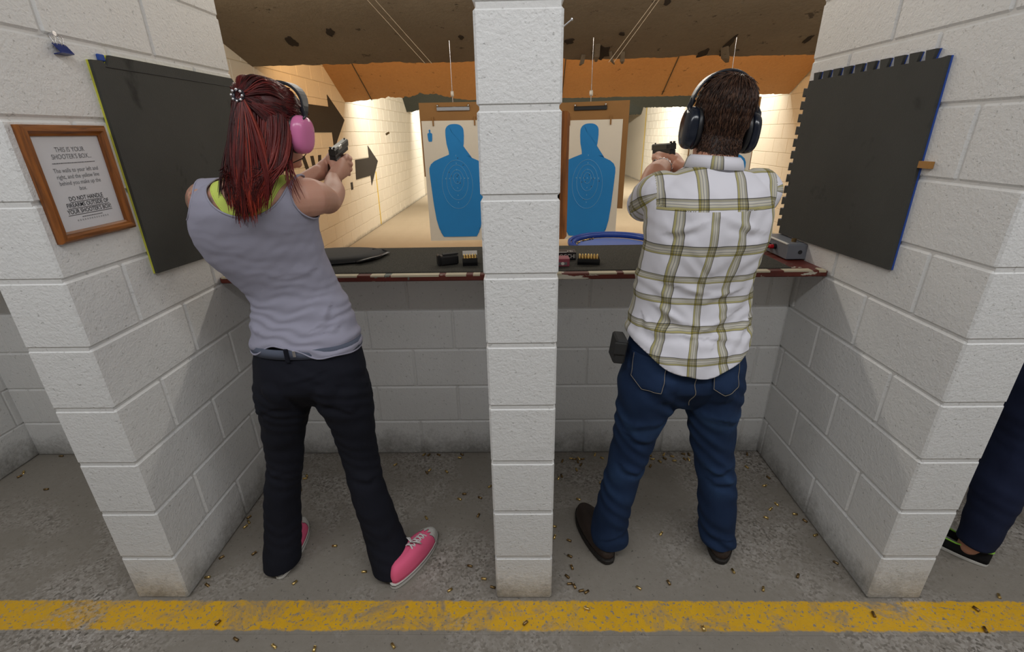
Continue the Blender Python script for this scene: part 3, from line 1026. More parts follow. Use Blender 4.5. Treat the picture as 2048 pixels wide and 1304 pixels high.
for i, (x, y) in enumerate([(0.384, 3.123), (0.405, 3.155), (0.425, 3.183), (0.455, 3.222), (0.487, 3.252), (0.52, 3.277), (0.47, 3.235), (0.50, 3.262)]):
    dx, dy = x - 0.62, y - 3.075
    s = 0.245 / math.hypot(dx, dy)
    o = link('bullet_casing', cas[i % 2], None, (0.62 + dx * s, 3.075 + dy * s, 0.8735), (1.0 * i, 0, math.atan2(dx, -dy) + rc.uniform(-0.5, 0.5)))
    tag(o, 'spent casing caught on the lid of the blue drum', 'casing', 'casings on the drum lid')


# ------------------------------------------------------------------ things on the counters
def cartridge(parent_loc, label, group, tilt=0.0):
    pass


v, f = lathe([(0.0049, 0), (0.0049, 0.0012), (0.0042, 0.0016), (0.0047, 0.003), (0.0047, 0.019), (0.0045, 0.0192), (0.0044, 0.024), (0.0028, 0.0285), (0.0008, 0.0298)], 10)
cart_me = fix_normals(mesh('cartridge', v, f, M['brass'], True))
cart_up = cart_me.copy()

# soft black pistol case by the shooter in the tank top
e = empty('pistol_case', (-0.84, 2.12, CZ))
tag(e, 'soft black pistol case lying flat beside the shooter in the tank top', 'case')
n, rings = 28, []
for k, (s, z) in enumerate([(0.90, 0.0), (1.0, 0.006), (1.0, 0.012), (0.94, 0.024), (0.72, 0.030)]):
    rg = []
    for q in range(n):
        a = 2 * math.pi * q / n
        cx, cy = math.cos(a), math.sin(a)
        rx = 0.20 * (abs(cx) ** 0.75) * (1 if cx > 0 else -1)
        ry = 0.135 * (abs(cy) ** 0.6) * (1 if cy > 0 else -1) * (1.0 - 0.22 * max(0, cx))
        rg.append((-0.84 + rx * s, 2.12 + ry * s + 0.02 * cx, CZ + z))
    rings.append(rg)
v = [p for rg in rings for p in rg]
f = [(i * n + k, i * n + (k + 1) % n, (i + 1) * n + (k + 1) % n, (i + 1) * n + k) for i in range(4) for k in range(n)] + [tuple(reversed(range(n))), tuple(range(4 * n, 5 * n))]
link('case_body', mesh('case_body', v, f, M['black_matte'], True), e)
zp = [(rings[1][q][0] + 0.0, rings[1][q][1], CZ + 0.009) for q in list(range(n)) + [0]]
MB().tube(zp, 0.003, 6, caps=False).build('zip', M['black_plastic'], e, smooth=True)
MB().tube([(-0.72, 2.0, CZ + 0.012), (-0.67, 2.04, CZ + 0.02), (-0.645, 2.10, CZ + 0.016), (-0.63, 2.19, CZ + 0.008), (-0.665, 2.22, CZ + 0.010), (-0.70, 2.17, CZ + 0.024)], [(0.012, 0.003)] * 6, 8).build('carry_strap', M['black_plastic'], e, smooth=True)

# black magazine block
e = empty('magazine_loader', (-0.312, 1.99, CZ))
tag(e, 'black plastic magazine loader beside the open cartridge box', 'magazine loader')
Rz = Matrix.Rotation(0.42, 3, 'Z')
MB().obox((-0.312, 1.99, CZ + 0.021), (0.040, 0.022, 0.021), Rz, 0.006).build('body', M['black_plastic'], e)
MB().obox((-0.305, 1.995, CZ + 0.0445), (0.034, 0.012, 0.0035), Rz, 0.002).build('top_rail', M['black_matte'], e)
MB().obox((-0.352, 1.972, CZ + 0.024), (0.006, 0.017, 0.024), Rz, 0.004).build('end_cap', M['black_plastic'], e)


def tray(name, c, half, yaw, label, nx, ny, grp, mat, lid=True):
    e = empty(name, c)
    tag(e, label, 'cartridge box')
    R3 = Matrix.Rotation(yaw, 3, 'Z')
    c = Vector(c)
    body = MB()
    hx, hy, hz = half
    body.obox(c + R3 @ Vector((0, 0, hz * 0.5)), (hx, hy, hz * 0.5), R3, 0.002)
    for sx in (-1, 1):
        body.obox(c + R3 @ Vector((sx * (hx - 0.001), 0, hz)), (0.001, hy, hz), R3)
        body.obox(c + R3 @ Vector((0, sx * (hy - 0.001), hz)), (hx, 0.001, hz), R3)
    body.build('tray', mat, e)
    if lid:
        MB().obox(c + R3 @ Vector((0, hy + 0.016, hz * 1.7)), (hx, 0.0015, hz * 1.2), R3 @ Matrix.Rotation(-0.5, 3, 'X'), 0.001).build('open_flap', M['white_print'], e)
    k = 0
    for j in range(ny):
        for i in range(nx):
            p = c + R3 @ Vector((-hx + (i + 0.7) * (2 * hx * 0.92) / nx, -hy + (j + 0.7) * 0.0125 + 0.004, hz + 0.0005))
            o = link('cartridge', cart_up, None, p, (0.0, 0.0, 0.3 * k))
            tag(o, 'brass cartridge standing in the ' + grp, 'cartridge', 'cartridges in the ' + grp)
            k += 1
    return e


tray('cartridge_box', (-0.218, 1.985, CZ), (0.032, 0.030, 0.017), 0.10, 'open cartridge box with five rounds showing on the left counter', 5, 2, 'open box on the left counter', M['black_plastic'])
tray('cartridge_tray', (0.293, 1.975, CZ), (0.047, 0.026, 0.013), -0.12, 'black plastic cartridge tray on the right counter', 7, 2, 'black tray on the right counter', M['black_plastic'], lid=False)
# printed black carton
e = empty('ammunition_carton', (0.182, 2.07, CZ))
tag(e, 'black printed ammunition carton against the middle divider', 'carton')
cb = MB().box((0.106, 2.035, CZ), (0.246, 2.105, CZ + 0.034), 0.0015).build('carton_body', M['black_plastic'], e)
text_mesh('lettering', 'OCCHI', 0.026, (0.243, 2.0343, CZ + 0.009), (1, 0, 0), (0, 0, 1), M['white_print'], cb, align='RIGHT', squeeze=0.85)
text_mesh('lettering', 'rb', 0.030, (0.234, 2.052, CZ + 0.0345), (1, 0, 0), (0, 0.9, 0.05), M['white_print'], cb, align='RIGHT')
MB().box((0.108, 2.038, CZ + 0.0342), (0.205, 2.044, CZ + 0.0346)).build('print_stripe', M['white_print'], cb)
# pink carton
e = empty('pink_carton', (0.155, 1.955, CZ))
tag(e, 'small dusky pink carton at the corner of the middle divider', 'carton')
cb = MB().box((0.108, 1.925, CZ), (0.207, 1.985, CZ + 0.034), 0.002).build('carton_body', M['pinkbox'], e)
MB().box((0.114, 1.9244, CZ + 0.008), (0.196, 1.9248, CZ + 0.020)).build('print_band', M['ink_grey'], cb)
MB().tube([(0.178, 1.9238, CZ + 0.014), (0.178, 1.9243, CZ + 0.014)], 0.007, 12).build('print_dot', M['white_print'], cb)
# grey control box
e = empty('control_box', (1.178, 2.10, CZ))
tag(e, 'grey metal control box with red buttons at the right end of the counter', 'control box')
poly = [(2.005, CZ), (2.005, CZ + 0.058), (2.012, CZ + 0.064), (2.235, CZ + 0.064), (2.24, CZ + 0.06), (2.24, CZ)]
o = link('housing', fix_normals(MB().prism(poly, 1.150, 1.2325, 'x').data('housing', M['ctl_grey'])), e)
MB().box((1.146, 2.012, CZ + 0.061), (1.156, 2.232, CZ + 0.0665), 0.001).build('edge_strip', M['white_print'], o)
for yy, zz in ((2.105, 0.034), (2.15, 0.028)):
    MB().tube([(1.150, yy, CZ + zz), (1.138, yy, CZ + zz)], 0.012, 12).build('button_collar', M['black_plastic'], e)
    MB().tube([(1.138, yy, CZ + zz), (1.124, yy, CZ + zz), (1.121, yy, CZ + zz)], [0.0095, 0.0095, 0.006], 12).build('button', M['red_cap'], e)
MB().tube([(1.205, 2.0045, CZ + 0.030), (1.205, 2.0035, CZ + 0.030)], 0.009, 10).build('cable_hole', M['black_matte'], e)
MB().tube([(1.20, 2.06, CZ + 0.064), (1.20, 2.06, CZ + 0.078)], 0.010, 10).build('knob', M['brass_dull'], e)
MB().tube([(1.16, 2.24, CZ + 0.03), (1.13, 2.285, CZ + 0.012), (1.09, 2.30, CZ + 0.008), (1.06, 2.27, CZ + 0.008)], 0.006, 8).build('lead', M['tape'], e, smooth=True)

# ------------------------------------------------------------------ figure toolkit
def sup(a, n):
    c, s = math.cos(a), math.sin(a)
    return (abs(c) ** (2.0 / n)) * (1 if c >= 0 else -1), (abs(s) ** (2.0 / n)) * (1 if s >= 0 else -1)


def hring(c, hw, df, db, n=2.2, yaw=0.0, roll=0.0, pitch=0.0, N=28):
    """horizontal body section: half width, depth to the front and to the back"""
    R = Euler((pitch, roll, yaw)).to_matrix()
    out = []
    for k in range(N):
        x, y = sup(2 * math.pi * k / N, n)
        out.append(Vector(c) + R @ Vector((x * hw, y * (df if y > 0 else db), 0)))
    return out


def loft(rings):
    n = len(rings[0])
    v = [tuple(p) for r in rings for p in r]
    f = []
    for i in range(len(rings) - 1):
        for k in range(n):
            k2 = (k + 1) % n
            f.append((i * n + k, i * n + k2, (i + 1) * n + k2, (i + 1) * n + k))
    f.append(tuple(reversed(range(n))))
    f.append(tuple((len(rings) - 1) * n + k for k in range(n)))
    return v, f


def limb(pts, rad, N=16, sub=4):
    """smooth tapered limb through the points (Catmull-Rom), radii scalar or (a, b)"""
    P = [Vector(p) for p in pts]
    Rr = [(r, r) if np.isscalar(r) else r for r in rad]
    if sub > 1:
        Q, S = [], []
        for i in range(len(P) - 1):
            p0, p1, p2, p3 = P[max(i - 1, 0)], P[i], P[i + 1], P[min(i + 2, len(P) - 1)]
            for j in range(sub):
                t_ = j / sub
                Q.append(0.5 * ((2 * p1) + (p2 - p0) * t_ + (2 * p0 - 5 * p1 + 4 * p2 - p3) * t_ ** 2 + (-p0 + 3 * p1 - 3 * p2 + p3) * t_ ** 3))
                S.append(tuple(Rr[i][q] * (1 - t_) + Rr[i + 1][q] * t_ for q in (0, 1)))
        P, Rr = Q + [P[-1]], S + [Rr[-1]]
    # round ends
    d0, d1 = (P[0] - P[1]).normalized(), (P[-1] - P[-2]).normalized()
    r0, r1 = min(Rr[0]), min(Rr[-1])
    P = [P[0] + d0 * r0 * 0.75, P[0] + d0 * r0 * 0.45] + P + [P[-1] + d1 * r1 * 0.45, P[-1] + d1 * r1 * 0.75]
    k = lambda r, s: (r[0] * s, r[1] * s)
    Rr = [k(Rr[0], 0.45), k(Rr[0], 0.82)] + Rr + [k(Rr[-1], 0.82), k(Rr[-1], 0.45)]
    return tube(P, Rr, N)


def arrays(me):
    n = len(me.vertices)
    v = np.empty(n * 3)
    me.vertices.foreach_get('co', v)
    me.calc_loop_triangles()
    tr = np.empty(len(me.loop_triangles) * 3, dtype=np.int32)
    me.loop_triangles.foreach_get('vertices', tr)
    return v.reshape(-1, 3), tr.reshape(-1, 3)


def fuse(parts, voxel=0.005, smooth=4, factor=0.5):
    """weld overlapping closed shapes into one continuous skin"""
    mb = MB()
    for v, f in parts:
        mb.add(v, f)
    me = mesh('fuse', mb.v, mb.f)
    fix_normals(me)
    o = bpy.data.objects.new('fuse', me)
    COL.objects.link(o)
    r = o.modifiers.new('r', 'REMESH')
    r.mode, r.voxel_size = 'VOXEL', voxel
    if smooth:
        s = o.modifiers.new('s', 'SMOOTH')
        s.iterations, s.factor = smooth, factor
    bpy.context.view_layer.update()
    ev = bpy.data.meshes.new_from_object(o.evaluated_get(bpy.context.evaluated_depsgraph_get()))
    V, T = arrays(ev)
    bpy.data.objects.remove(o)
    bpy.data.meshes.remove(ev)
    return V, T


def vnormals(V, T):
    fn = np.cross(V[T[:, 1]] - V[T[:, 0]], V[T[:, 2]] - V[T[:, 0]])
    N = np.zeros_like(V)
    for k in range(3):
        np.add.at(N, T[:, k], fn)
    return N / (np.linalg.norm(N, axis=1)[:, None] + 1e-12)


def clip(V, T, F):
    """keep the part of the surface where F >= 0, cut smoothly along F = 0"""
    s = F[T] >= 0
    cnt = s.sum(1)
    keep = [tuple(t_) for t_ in T[cnt == 3]]
    newv, cache = [], {}
    base = len(V)

    def cut(a, b):
        key = (min(a, b), max(a, b))
        if key not in cache:
            t_ = F[a] / (F[a] - F[b])
            cache[key] = base + len(newv)
            newv.append(V[a] + (V[b] - V[a]) * t_)
        return cache[key]
    for t_ in T[(cnt > 0) & (cnt < 3)]:
        poly = []
        for i in range(3):
            a, b = int(t_[i]), int(t_[(i + 1) % 3])
            if F[a] >= 0:
                poly.append(a)
            if (F[a] >= 0) != (F[b] >= 0):
                poly.append(cut(a, b))
        for i in range(1, len(poly) - 1):
            keep.append((poly[0], poly[i], poly[i + 1]))
    V2 = np.vstack([V, np.array(newv)]) if newv else V
    K = np.array(keep, dtype=np.int64)
    used = np.unique(K)
    remap = -np.ones(len(V2), dtype=np.int64)
    remap[used] = np.arange(len(used))
    return V2[used], remap[K]


def skin_obj(name, V, T, mat, parent, thick=0.0, uv=None, attr=None):
    me = bpy.data.meshes.new(name)
    me.vertices.add(len(V))
    me.vertices.foreach_set('co', V.astype(np.float32).ravel())
    me.loops.add(len(T) * 3)
    me.loops.foreach_set('vertex_index', T.astype(np.int32).ravel())
    me.polygons.add(len(T))
    me.polygons.foreach_set('loop_start', np.arange(0, len(T) * 3, 3, dtype=np.int32))
    me.polygons.foreach_set('loop_total', np.full(len(T), 3, dtype=np.int32))
    me.polygons.foreach_set('use_smooth', np.ones(len(T), dtype=bool))
    me.update(calc_edges=True)
    me.validate()
    for m in (mat if isinstance(mat, list) else [mat]):
        me.materials.append(m)
    if uv is not None:
        u = me.uv_layers.new(name='uv')
        u.data.foreach_set('uv', uv.astype(np.float32).ravel())
    if attr:
        for k, a in attr.items():
            at = me.attributes.new(k, 'FLOAT', 'POINT')
            at.data.foreach_set('value', a.astype(np.float32))
    o = link(name, me, parent)
    if thick:
        m = o.modifiers.new('cloth', 'SOLIDIFY')
        m.thickness, m.offset = thick, -1
    return o


def vnoise(P, seed, amp=1.0):
    """cheap smooth pseudo-noise from summed sines"""
    r = np.random.RandomState(seed)
    out = np.zeros(len(P))
    for k in range(6):
        d = r.randn(3)
        out += np.sin(P @ d * (1.0 + 0.45 * k) + r.rand() * 6.28) / (1 + 0.5 * k)
    return out * amp / 2.4


def head_parts(Mh, s=1.0):
    """skull, face, ears in a local frame: x right, y towards the face, z up; origin between the ears"""
    S = [(-0.122, 0.018, 0.060, 0.022, 0.02), (-0.112, 0.036, 0.050, 0.042, 0.035), (-0.09, 0.051, 0.036, 0.062, 0.055), (-0.06, 0.060, 0.018, 0.083, 0.075), (-0.03, 0.067, 0.006, 0.094, 0.088),
         (0.0, 0.072, 0.0, 0.098, 0.094), (0.035, 0.075, -0.004, 0.099, 0.096), (0.065, 0.072, -0.006, 0.092, 0.092), (0.09, 0.061, -0.008, 0.076, 0.077), (0.106, 0.043, -0.010, 0.053, 0.054), (0.115, 0.02, -0.01, 0.026, 0.026)]
    rings = [hring((0, yc, z), hw, df, db, 2.25) for z, hw, yc, df, db in S]
    parts = [loft(rings)]
    parts.append(limb([(0, 0.098, 0.012), (0, 0.108, -0.012), (0, 0.118, -0.034), (0, 0.105, -0.042)], [0.008, 0.009, 0.012, 0.012], 10))           # nose
    parts.append(limb([(-0.022, 0.094, -0.070), (0, 0.104, -0.068), (0.022, 0.094, -0.070)], [0.005, 0.0075, 0.005], 8))                             # upper lip
    parts.append(limb([(-0.020, 0.093, -0.080), (0, 0.102, -0.081), (0.020, 0.093, -0.080)], [0.005, 0.008, 0.005], 8))                               # lower lip
    parts.append(limb([(-0.05, 0.083, 0.020), (-0.025, 0.097, 0.022), (0, 0.099, 0.016), (0.025, 0.097, 0.022), (0.05, 0.083, 0.020)], [0.007, 0.009, 0.008, 0.009, 0.007], 8))  # brow
    parts.append(limb([(-0.018, 0.088, -0.108), (0.018, 0.088, -0.108)], [0.013, 0.013], 8))                                                        # chin
    for sx in (-1, 1):
        parts.append(limb([(sx * 0.070, -0.006, 0.018), (sx * 0.080, -0.014, 0.022), (sx * 0.083, -0.018, 0.0), (sx * 0.076, -0.004, -0.030)], [0.008, 0.007, 0.008, 0.007], 8))  # ear
    return [([Mh @ (Vector(p) * s) for p in v], f) for v, f in parts]


def face_extras(Mh, parent, brow_mat, iris):
    for sx in (-1, 1):
        v, f = lathe([(0.001, -0.0115), (0.007, -0.009), (0.011, -0.003), (0.0115, 0.0), (0.011, 0.003), (0.007, 0.009), (0.001, 0.0115)], 12)
        e = MB().add([Mh @ (Vector((x, z, y)) + Vector((sx * 0.031, 0.081, -0.002))) for x, y, z in v], f)
        eye = link('eye', fix_normals(e.data('eye', M['eye_white'], True)), parent)
        MB().add([Mh @ (Vector((x * 0.45, 0.0096 + z * 0.15, y * 0.45)) + Vector((sx * 0.031, 0.081, -0.002))) for x, y, z in v], f).build('iris', iris, eye, smooth=True)
        MB().add(*limb([Mh @ Vector((sx * 0.014, 0.103, 0.026)), Mh @ Vector((sx * 0.032, 0.101, 0.031)), Mh @ Vector((sx * 0.050, 0.087, 0.026))], [0.003, 0.0035, 0.002], 6, 2)).build('eyebrow', brow_mat, parent, smooth=True)


def grip_hand(G, side):
    """hand closed on a pistol grip. G: gun frame (x right, y muzzle, z up, origin at the top of the grip).
    side=+1 the firing right hand, -1 the supporting left hand. Returns shapes and the wrist point."""
    P = []
    T_ = lambda *p: G @ Vector(p)
    if side > 0:
        P.append(limb([T_(0.012, -0.085, -0.052), T_(0.020, -0.050, -0.042), T_(0.027, -0.018, -0.036), T_(0.030, 0.012, -0.036)], [(0.024, 0.030), (0.022, 0.036), (0.017, 0.040), (0.012, 0.038)], 14))
        P.append(limb([T_(0.008, -0.055, -0.030), T_(-0.004, -0.042, -0.014), T_(-0.016, -0.030, -0.010)], [0.020, 0.016, 0.013], 10))
        for i, (L, r) in enumerate(((1.0, 0.0096), (1.0, 0.0093), (0.86, 0.0082))):
            z = -0.024 - 0.0215 * i
            yb = -0.004 * i
            P.append(limb([T_(0.031, 0.006 + yb, z), T_(0.034, 0.026 + yb, z - 0.001), T_(0.020, 0.047 + yb, z - 0.002), T_(-0.004, 0.050 + yb, z - 0.002), T_(-0.024 * L, 0.036 + yb, z - 0.001), T_(-0.029 * L, 0.014 + yb, z)], [r * 1.12, r * 1.12, r, r * 1.02, r * 0.92, r * 0.8], 10, 3))
        P.append(limb([T_(0.030, 0.004, -0.006), T_(0.030, 0.030, -0.002), T_(0.025, 0.052, -0.006), T_(0.012, 0.066, -0.012)], [0.0105, 0.0096, 0.0088, 0.0075], 10, 3))
        P.append(limb([T_(-0.010, -0.038, -0.014), T_(-0.025, -0.018, -0.004), T_(-0.030, 0.012, 0.002), T_(-0.028, 0.036, 0.003)], [0.014, 0.0115, 0.0105, 0.0085], 10, 3))
        w = T_(0.008, -0.10, -0.058)
    else:
        P.append(limb([T_(-0.052, -0.085, -0.050), T_(-0.046, -0.050, -0.046), T_(-0.042, -0.016, -0.046), T_(-0.040, 0.014, -0.042)], [(0.024, 0.030), (0.021, 0.036), (0.016, 0.040), (0.012, 0.038)], 14))
        for i, (L, r) in enumerate(((1.0, 0.0092), (1.05, 0.0096), (1.0, 0.0092), (0.85, 0.0080))):
            z = -0.014 - 0.0205 * i
            yb = -0.004 * i
            P.append(limb([T_(-0.040, 0.010 + yb, z), T_(-0.040, 0.040 + yb, z), T_(-0.022, 0.064 + yb, z - 0.001), T_(0.008, 0.068 + yb, z - 0.001), T_(0.036 * L, 0.054 + yb, z), T_(0.046 * L, 0.030 + yb, z + 0.001)], [r * 1.1, r * 1.1, r, r * 1.0, r * 0.92, r * 0.8], 10, 3))
        P.append(limb([T_(-0.040, -0.050, -0.048), T_(-0.040, -0.018, -0.020), T_(-0.037, 0.022, -0.010), T_(-0.033, 0.052, -0.004), T_(-0.031, 0.064, -0.001)], [0.017, 0.013, 0.0105, 0.0092, 0.007], 10, 3))
        w = T_(-0.058, -0.105, -0.046)
    return P, w


def pistol(G, label):
    e = empty('pistol', G.translation)
    tag(e, label, 'pistol', 'handguns')

    def put(mb, name, mat, parent=e, smooth=False, bevel=0.0):
        me = fix_normals(mb.data(name, mat, smooth))
        me.transform(G)
        o = link(name, me, parent)
        if bevel:
            b = o.modifiers.new('b', 'BEVEL')
            b.width, b.segments, b.limit_method = bevel, 2, 'ANGLE'
        return o
    slide = put(MB().prism([(-0.0125, 0.016), (-0.0125, 0.036), (-0.0085, 0.041), (0.0085, 0.041), (0.0125, 0.036), (0.0125, 0.016)], -0.052, 0.128, 'y'), 'slide', M['gun_slide'])
    slide.data.update()
    for k in range(7):
        for sx in (-1, 1):
            put(MB().box((sx * 0.0125 - 0.0006, -0.047 + k * 0.0045, 0.019), (sx * 0.0125 + 0.0006, -0.0448 + k * 0.0045, 0.036)), 'serration', M['gun_black'], slide)
    put(MB().box((-0.0105, -0.049, 0.0405), (-0.003, -0.040, 0.047), 0.0008).box((0.003, -0.049, 0.0405), (0.0105, -0.040, 0.047), 0.0008), 'rear_sight', M['gun_black'], slide)
    put(MB().box((-0.002, 0.116, 0.0405), (0.002, 0.123, 0.046), 0.0006), 'front_sight', M['gun_black'], slide)
    put(MB().box((0.0085, 0.0, 0.027), (0.0128, 0.038, 0.0405), 0.0008), 'ejection_port', M['steel'], slide)
    put(MB().tube([(0, 0.128, 0.029), (0, 0.131, 0.029)], 0.0075, 14), 'muzzle', M['gun_black'], slide)
    put(MB().box((-0.012, -0.050, -0.002), (0.012, 0.122, 0.016), 0.002), 'frame', M['gun_black'])
    put(MB().prism([(-0.048, 0.002), (0.012, 0.002), (0.006, -0.03), (-0.006, -0.105), (-0.058, -0.100), (-0.046, -0.030)], -0.0145, 0.0145, 'x'), 'grip', M['gun_black'], bevel=0.005)
    put(MB().box((-0.0145, -0.061, -0.116), (0.0145, -0.002, -0.104), 0.003), 'magazine_base', M['gun_black'])
    put(MB().tube([(0, 0.010, -0.022), (0, 0.022, -0.030), (0, 0.046, -0.032), (0, 0.066, -0.026), (0, 0.072, -0.008), (0, 0.070, 0.0)], [(0.0045, 0.003)] * 6, 8), 'trigger_guard', M['gun_black'], smooth=True)
    put(MB().tube([(0, 0.034, 0.0), (0, 0.038, -0.010), (0, 0.036, -0.020)], [(0.004, 0.0025)] * 3, 8), 'trigger', M['gun_black'], smooth=True)
    return e


def gun_frame(rear, d, roll=0.0):
    y = Vector(d).normalized()
    x = y.cross(Vector((0, 0, 1))).normalized()
    z = x.cross(y)
    R = Matrix((x, y, z)).transposed() @ Matrix.Rotation(roll, 3, 'Y')
    o = Vector(rear) - R @ Vector((0, -0.052, 0.030))
    return Matrix.Translation(o) @ R.to_4x4()


def muffs(Mh, parent_name, label, cup_mat, band_mat, cw, chh, depth, off, label_cat, band_r=0.122, band_back=0.0, yc=-0.004, zc=0.0, pad=0.018, tilt=0.0, band_top=0.135):
    e = empty('ear_defenders', Mh @ Vector((0, 0, 0.12)))
    tag(e, label, 'ear defenders', 'ear defenders worn by the shooters')
    for sx in (-1, 1):
        v, f = [], []
        prof = [(0.97, 0.0), (1.0, 0.10), (1.0, 0.35), (0.96, 0.60), (0.86, 0.80), (0.68, 0.93), (0.40, 0.99), (0.08, 1.0)]
        n = 28
        for s, h in prof:
            for k in range(n):
                a, b = sup(2 * math.pi * k / n, 2.5)
                v.append(Mh @ Vector((sx * (off + pad + depth * h), yc + a * cw * s, zc + b * chh * s + tilt * h)))
        f = [(i * n + k, i * n + (k + 1) % n, (i + 1) * n + (k + 1) % n, (i + 1) * n + k) for i in range(len(prof) - 1) for k in range(n)] + [tuple(reversed(range(n))), tuple(range((len(prof) - 1) * n, len(prof) * n))]
        cup = link('cup', fix_normals(mesh('cup', v, f, cup_mat, True)), e)
        # padded cushion
        ring = []
        for k in range(n + 1):
            a, b = sup(2 * math.pi * k / n, 2.3)
            ring.append(Mh @ Vector((sx * (off + pad * 0.5), yc + a * (cw - 0.010), zc + b * (chh - 0.010))))
        MB().tube(ring, 0.0105, 8, caps=False).build('cushion', M['black_plastic'], e, smooth=True)
        # pivot arm and pin
        MB().tube([Mh @ Vector((sx * (off + pad + depth * 0.55), yc - cw * 0.45, zc + chh * 0.62)), Mh @ Vector((sx * (off + pad + depth * 0.75), yc - cw * 0.1, zc + chh * 0.95)), Mh @ Vector((sx * (band_r - 0.008), yc + 0.005, zc + chh + 0.02))], [(0.008, 0.004), (0.008, 0.004), (0.009, 0.004)], 8).build('yoke', band_mat, e, smooth=True)
        MB().tube([Mh @ Vector((sx * (off + pad + depth * 0.6), yc - cw * 0.45, zc + chh * 0.62)), Mh @ Vector((sx * (off + pad + depth * 0.86), yc - cw * 0.5, zc + chh * 0.64))], 0.0055, 10).build('pivot_pin', cup_mat, cup, smooth=True)
    pts, rad = [], []
    for k in range(25):
        a = math.pi * k / 24
        pts.append(Mh @ Vector((-math.cos(a) * (band_r - 0.010 * math.sin(a)), yc + 0.006 - band_back * math.sin(a), zc + chh * 0.9 + math.sin(a) ** 0.85 * (band_top - zc - chh * 0.9))))
        w = 0.010 + 0.012 * math.sin(a)
        rad.append(w)
    # flat padded band: width runs front to back
    Yv = (Mh.to_3x3() @ Vector((0, 1, 0))).normalized()
    C = Mh @ Vector((0, yc, zc))
    v, f = [], []
    for i, p in enumerate(pts):
        outd = (p - C)
        outd -= Yv * outd.dot(Yv)
        outd.normalize()
        w = rad[i]
        for a, b in ((-w, -0.004), (w, -0.004), (w, 0.004), (-w, 0.004)):
            v.append(p + Yv * a + outd * b)
    for i in range(len(pts) - 1):
        for k in range(4):
            f.append((i * 4 + k, i * 4 + (k + 1) % 4, i * 4 + 4 + (k + 1) % 4, i * 4 + 4 + k))
    f += [(3, 2, 1, 0), tuple(len(v) - 4 + k for k in range(4))]
    band = link('headband', fix_normals(mesh('headband', v, f, band_mat)), e)
    b = band.modifiers.new('b', 'BEVEL')
    b.width, b.segments = 0.0025, 2
    return e


def strands(name, curves, mat, parent, n=3, taper=0.25, seed=1, flat=1.0):
    """many thin tapering locks in one hair mesh; curves: list of (points, radius)"""
    VV, FF, RN = [], [], []
    r = np.random.RandomState(seed)
    base = 0
    for cu_ in curves:
        pts, rad = cu_[0], cu_[1]
        rv = cu_[2] if len(cu_) > 2 else r.rand()
        P = np.array(pts, float)
        m = len(P)
        T_ = np.gradient(P, axis=0)
        T_ /= np.linalg.norm(T_, axis=1)[:, None] + 1e-9
        ref = np.array([0.3, 1, 0.1]) if abs(T_[0][1]) < 0.8 else np.array([1, 0, 0.2])
        X = np.cross(T_, ref)
        X /= np.linalg.norm(X, axis=1)[:, None] + 1e-9
        Y = np.cross(X, T_)
        s = np.linspace(0, 1, m)
        rr = rad * np.where(s < 0.15, 0.75 + s / 0.6, 1 - (1 - taper) * np.clip((s - 0.45) / 0.55, 0, 1) ** 1.3)
        ang = 2 * np.pi * np.arange(n) / n + r.rand() * 6.28
        ring = P[:, None, :] + rr[:, None, None] * (X[:, None, :] * flat * np.cos(ang)[None, :, None] + Y[:, None, :] * np.sin(ang)[None, :, None])
        VV.append(ring.reshape(-1, 3))
        i = np.arange(m - 1)[:, None] * n
        k = np.arange(n)[None, :]
        k2 = (k + 1) % n
        q = np.stack([i + k, i + k2, i + n + k2, i + n + k], -1).reshape(-1, 4) + base
        FF.append(np.vstack([q[:, [0, 1, 2]], q[:, [0, 2, 3]]]))
        RN.append(np.full(m * n, rv))
        base += m * n
    V, T_ = np.vstack(VV), np.vstack(FF)
    return skin_obj(name, V, T_, mat, parent, attr={'rnd': np.concatenate(RN)})


def bez(p0, p1, p2, p3, n):
    t_ = np.linspace(0, 1, n)[:, None]
    p0, p1, p2, p3 = (np.array(tuple(q), float) for q in (p0, p1, p2, p3))
    return (1 - t_) ** 3 * p0 + 3 * (1 - t_) ** 2 * t_ * p1 + 3 * (1 - t_) * t_ ** 2 * p2 + t_ ** 3 * p3


# figure materials
def m_skin(name, col, tattoo=None):
    t = NT(name)
    p = t.pos()
    c = t.mix(t.noise(p, 9, 4), tuple(x * 0.88 for x in col[:3]) + (1,), col)
    c = t.mix(t.math('MULTIPLY', t.noise(p, 40, 3), 0.25), c, (0.62, 0.22, 0.16, 1))
    if tattoo:
        a = t.n('ShaderNodeAttribute', attribute_name='tattoo')
        n1 = t.noise(p, 26, 4, 0.6, 0.8)
        ink = t.ramp(t.noise(p, 17, 3, 0.5, 1.2), [(0.35, srgb(60, 74, 90)), (0.5, srgb(96, 110, 84)), (0.62, srgb(176, 84, 84)), (0.72, srgb(196, 150, 120))])
        m = t.math('MULTIPLY', a.outputs['Fac'], t.ramp(n1, [(0.40, 0.85), (0.60, 0.15)]))
        c = t.mix(m, c, ink)
    return t.done(c, 0.5, 0, t.bump(t.noise(p, 350, 2), 0.15, 0.001), Subsurface_Weight=0.08, Subsurface_Radius=(0.02, 0.008, 0.004))


def m_hair(name, dark, mid, light):
    t = NT(name)
    a = t.n('ShaderNodeAttribute', attribute_name='rnd')
    p = t.pos()
    f = t.math('ADD', t.math('MULTIPLY', a.outputs['Fac'], 0.75), t.math('MULTIPLY', t.noise(t.scale(p, (60, 60, 9)), 1.0, 3), 0.3))
    c = t.ramp(f, [(0.18, dark), (0.55, mid), (0.95, light)])
    return t.done(c, 0.42, 0, t.bump(t.noise(t.scale(p, (500, 500, 30)), 1.0, 2), 0.25, 0.002), Specular_IOR_Level=0.35)


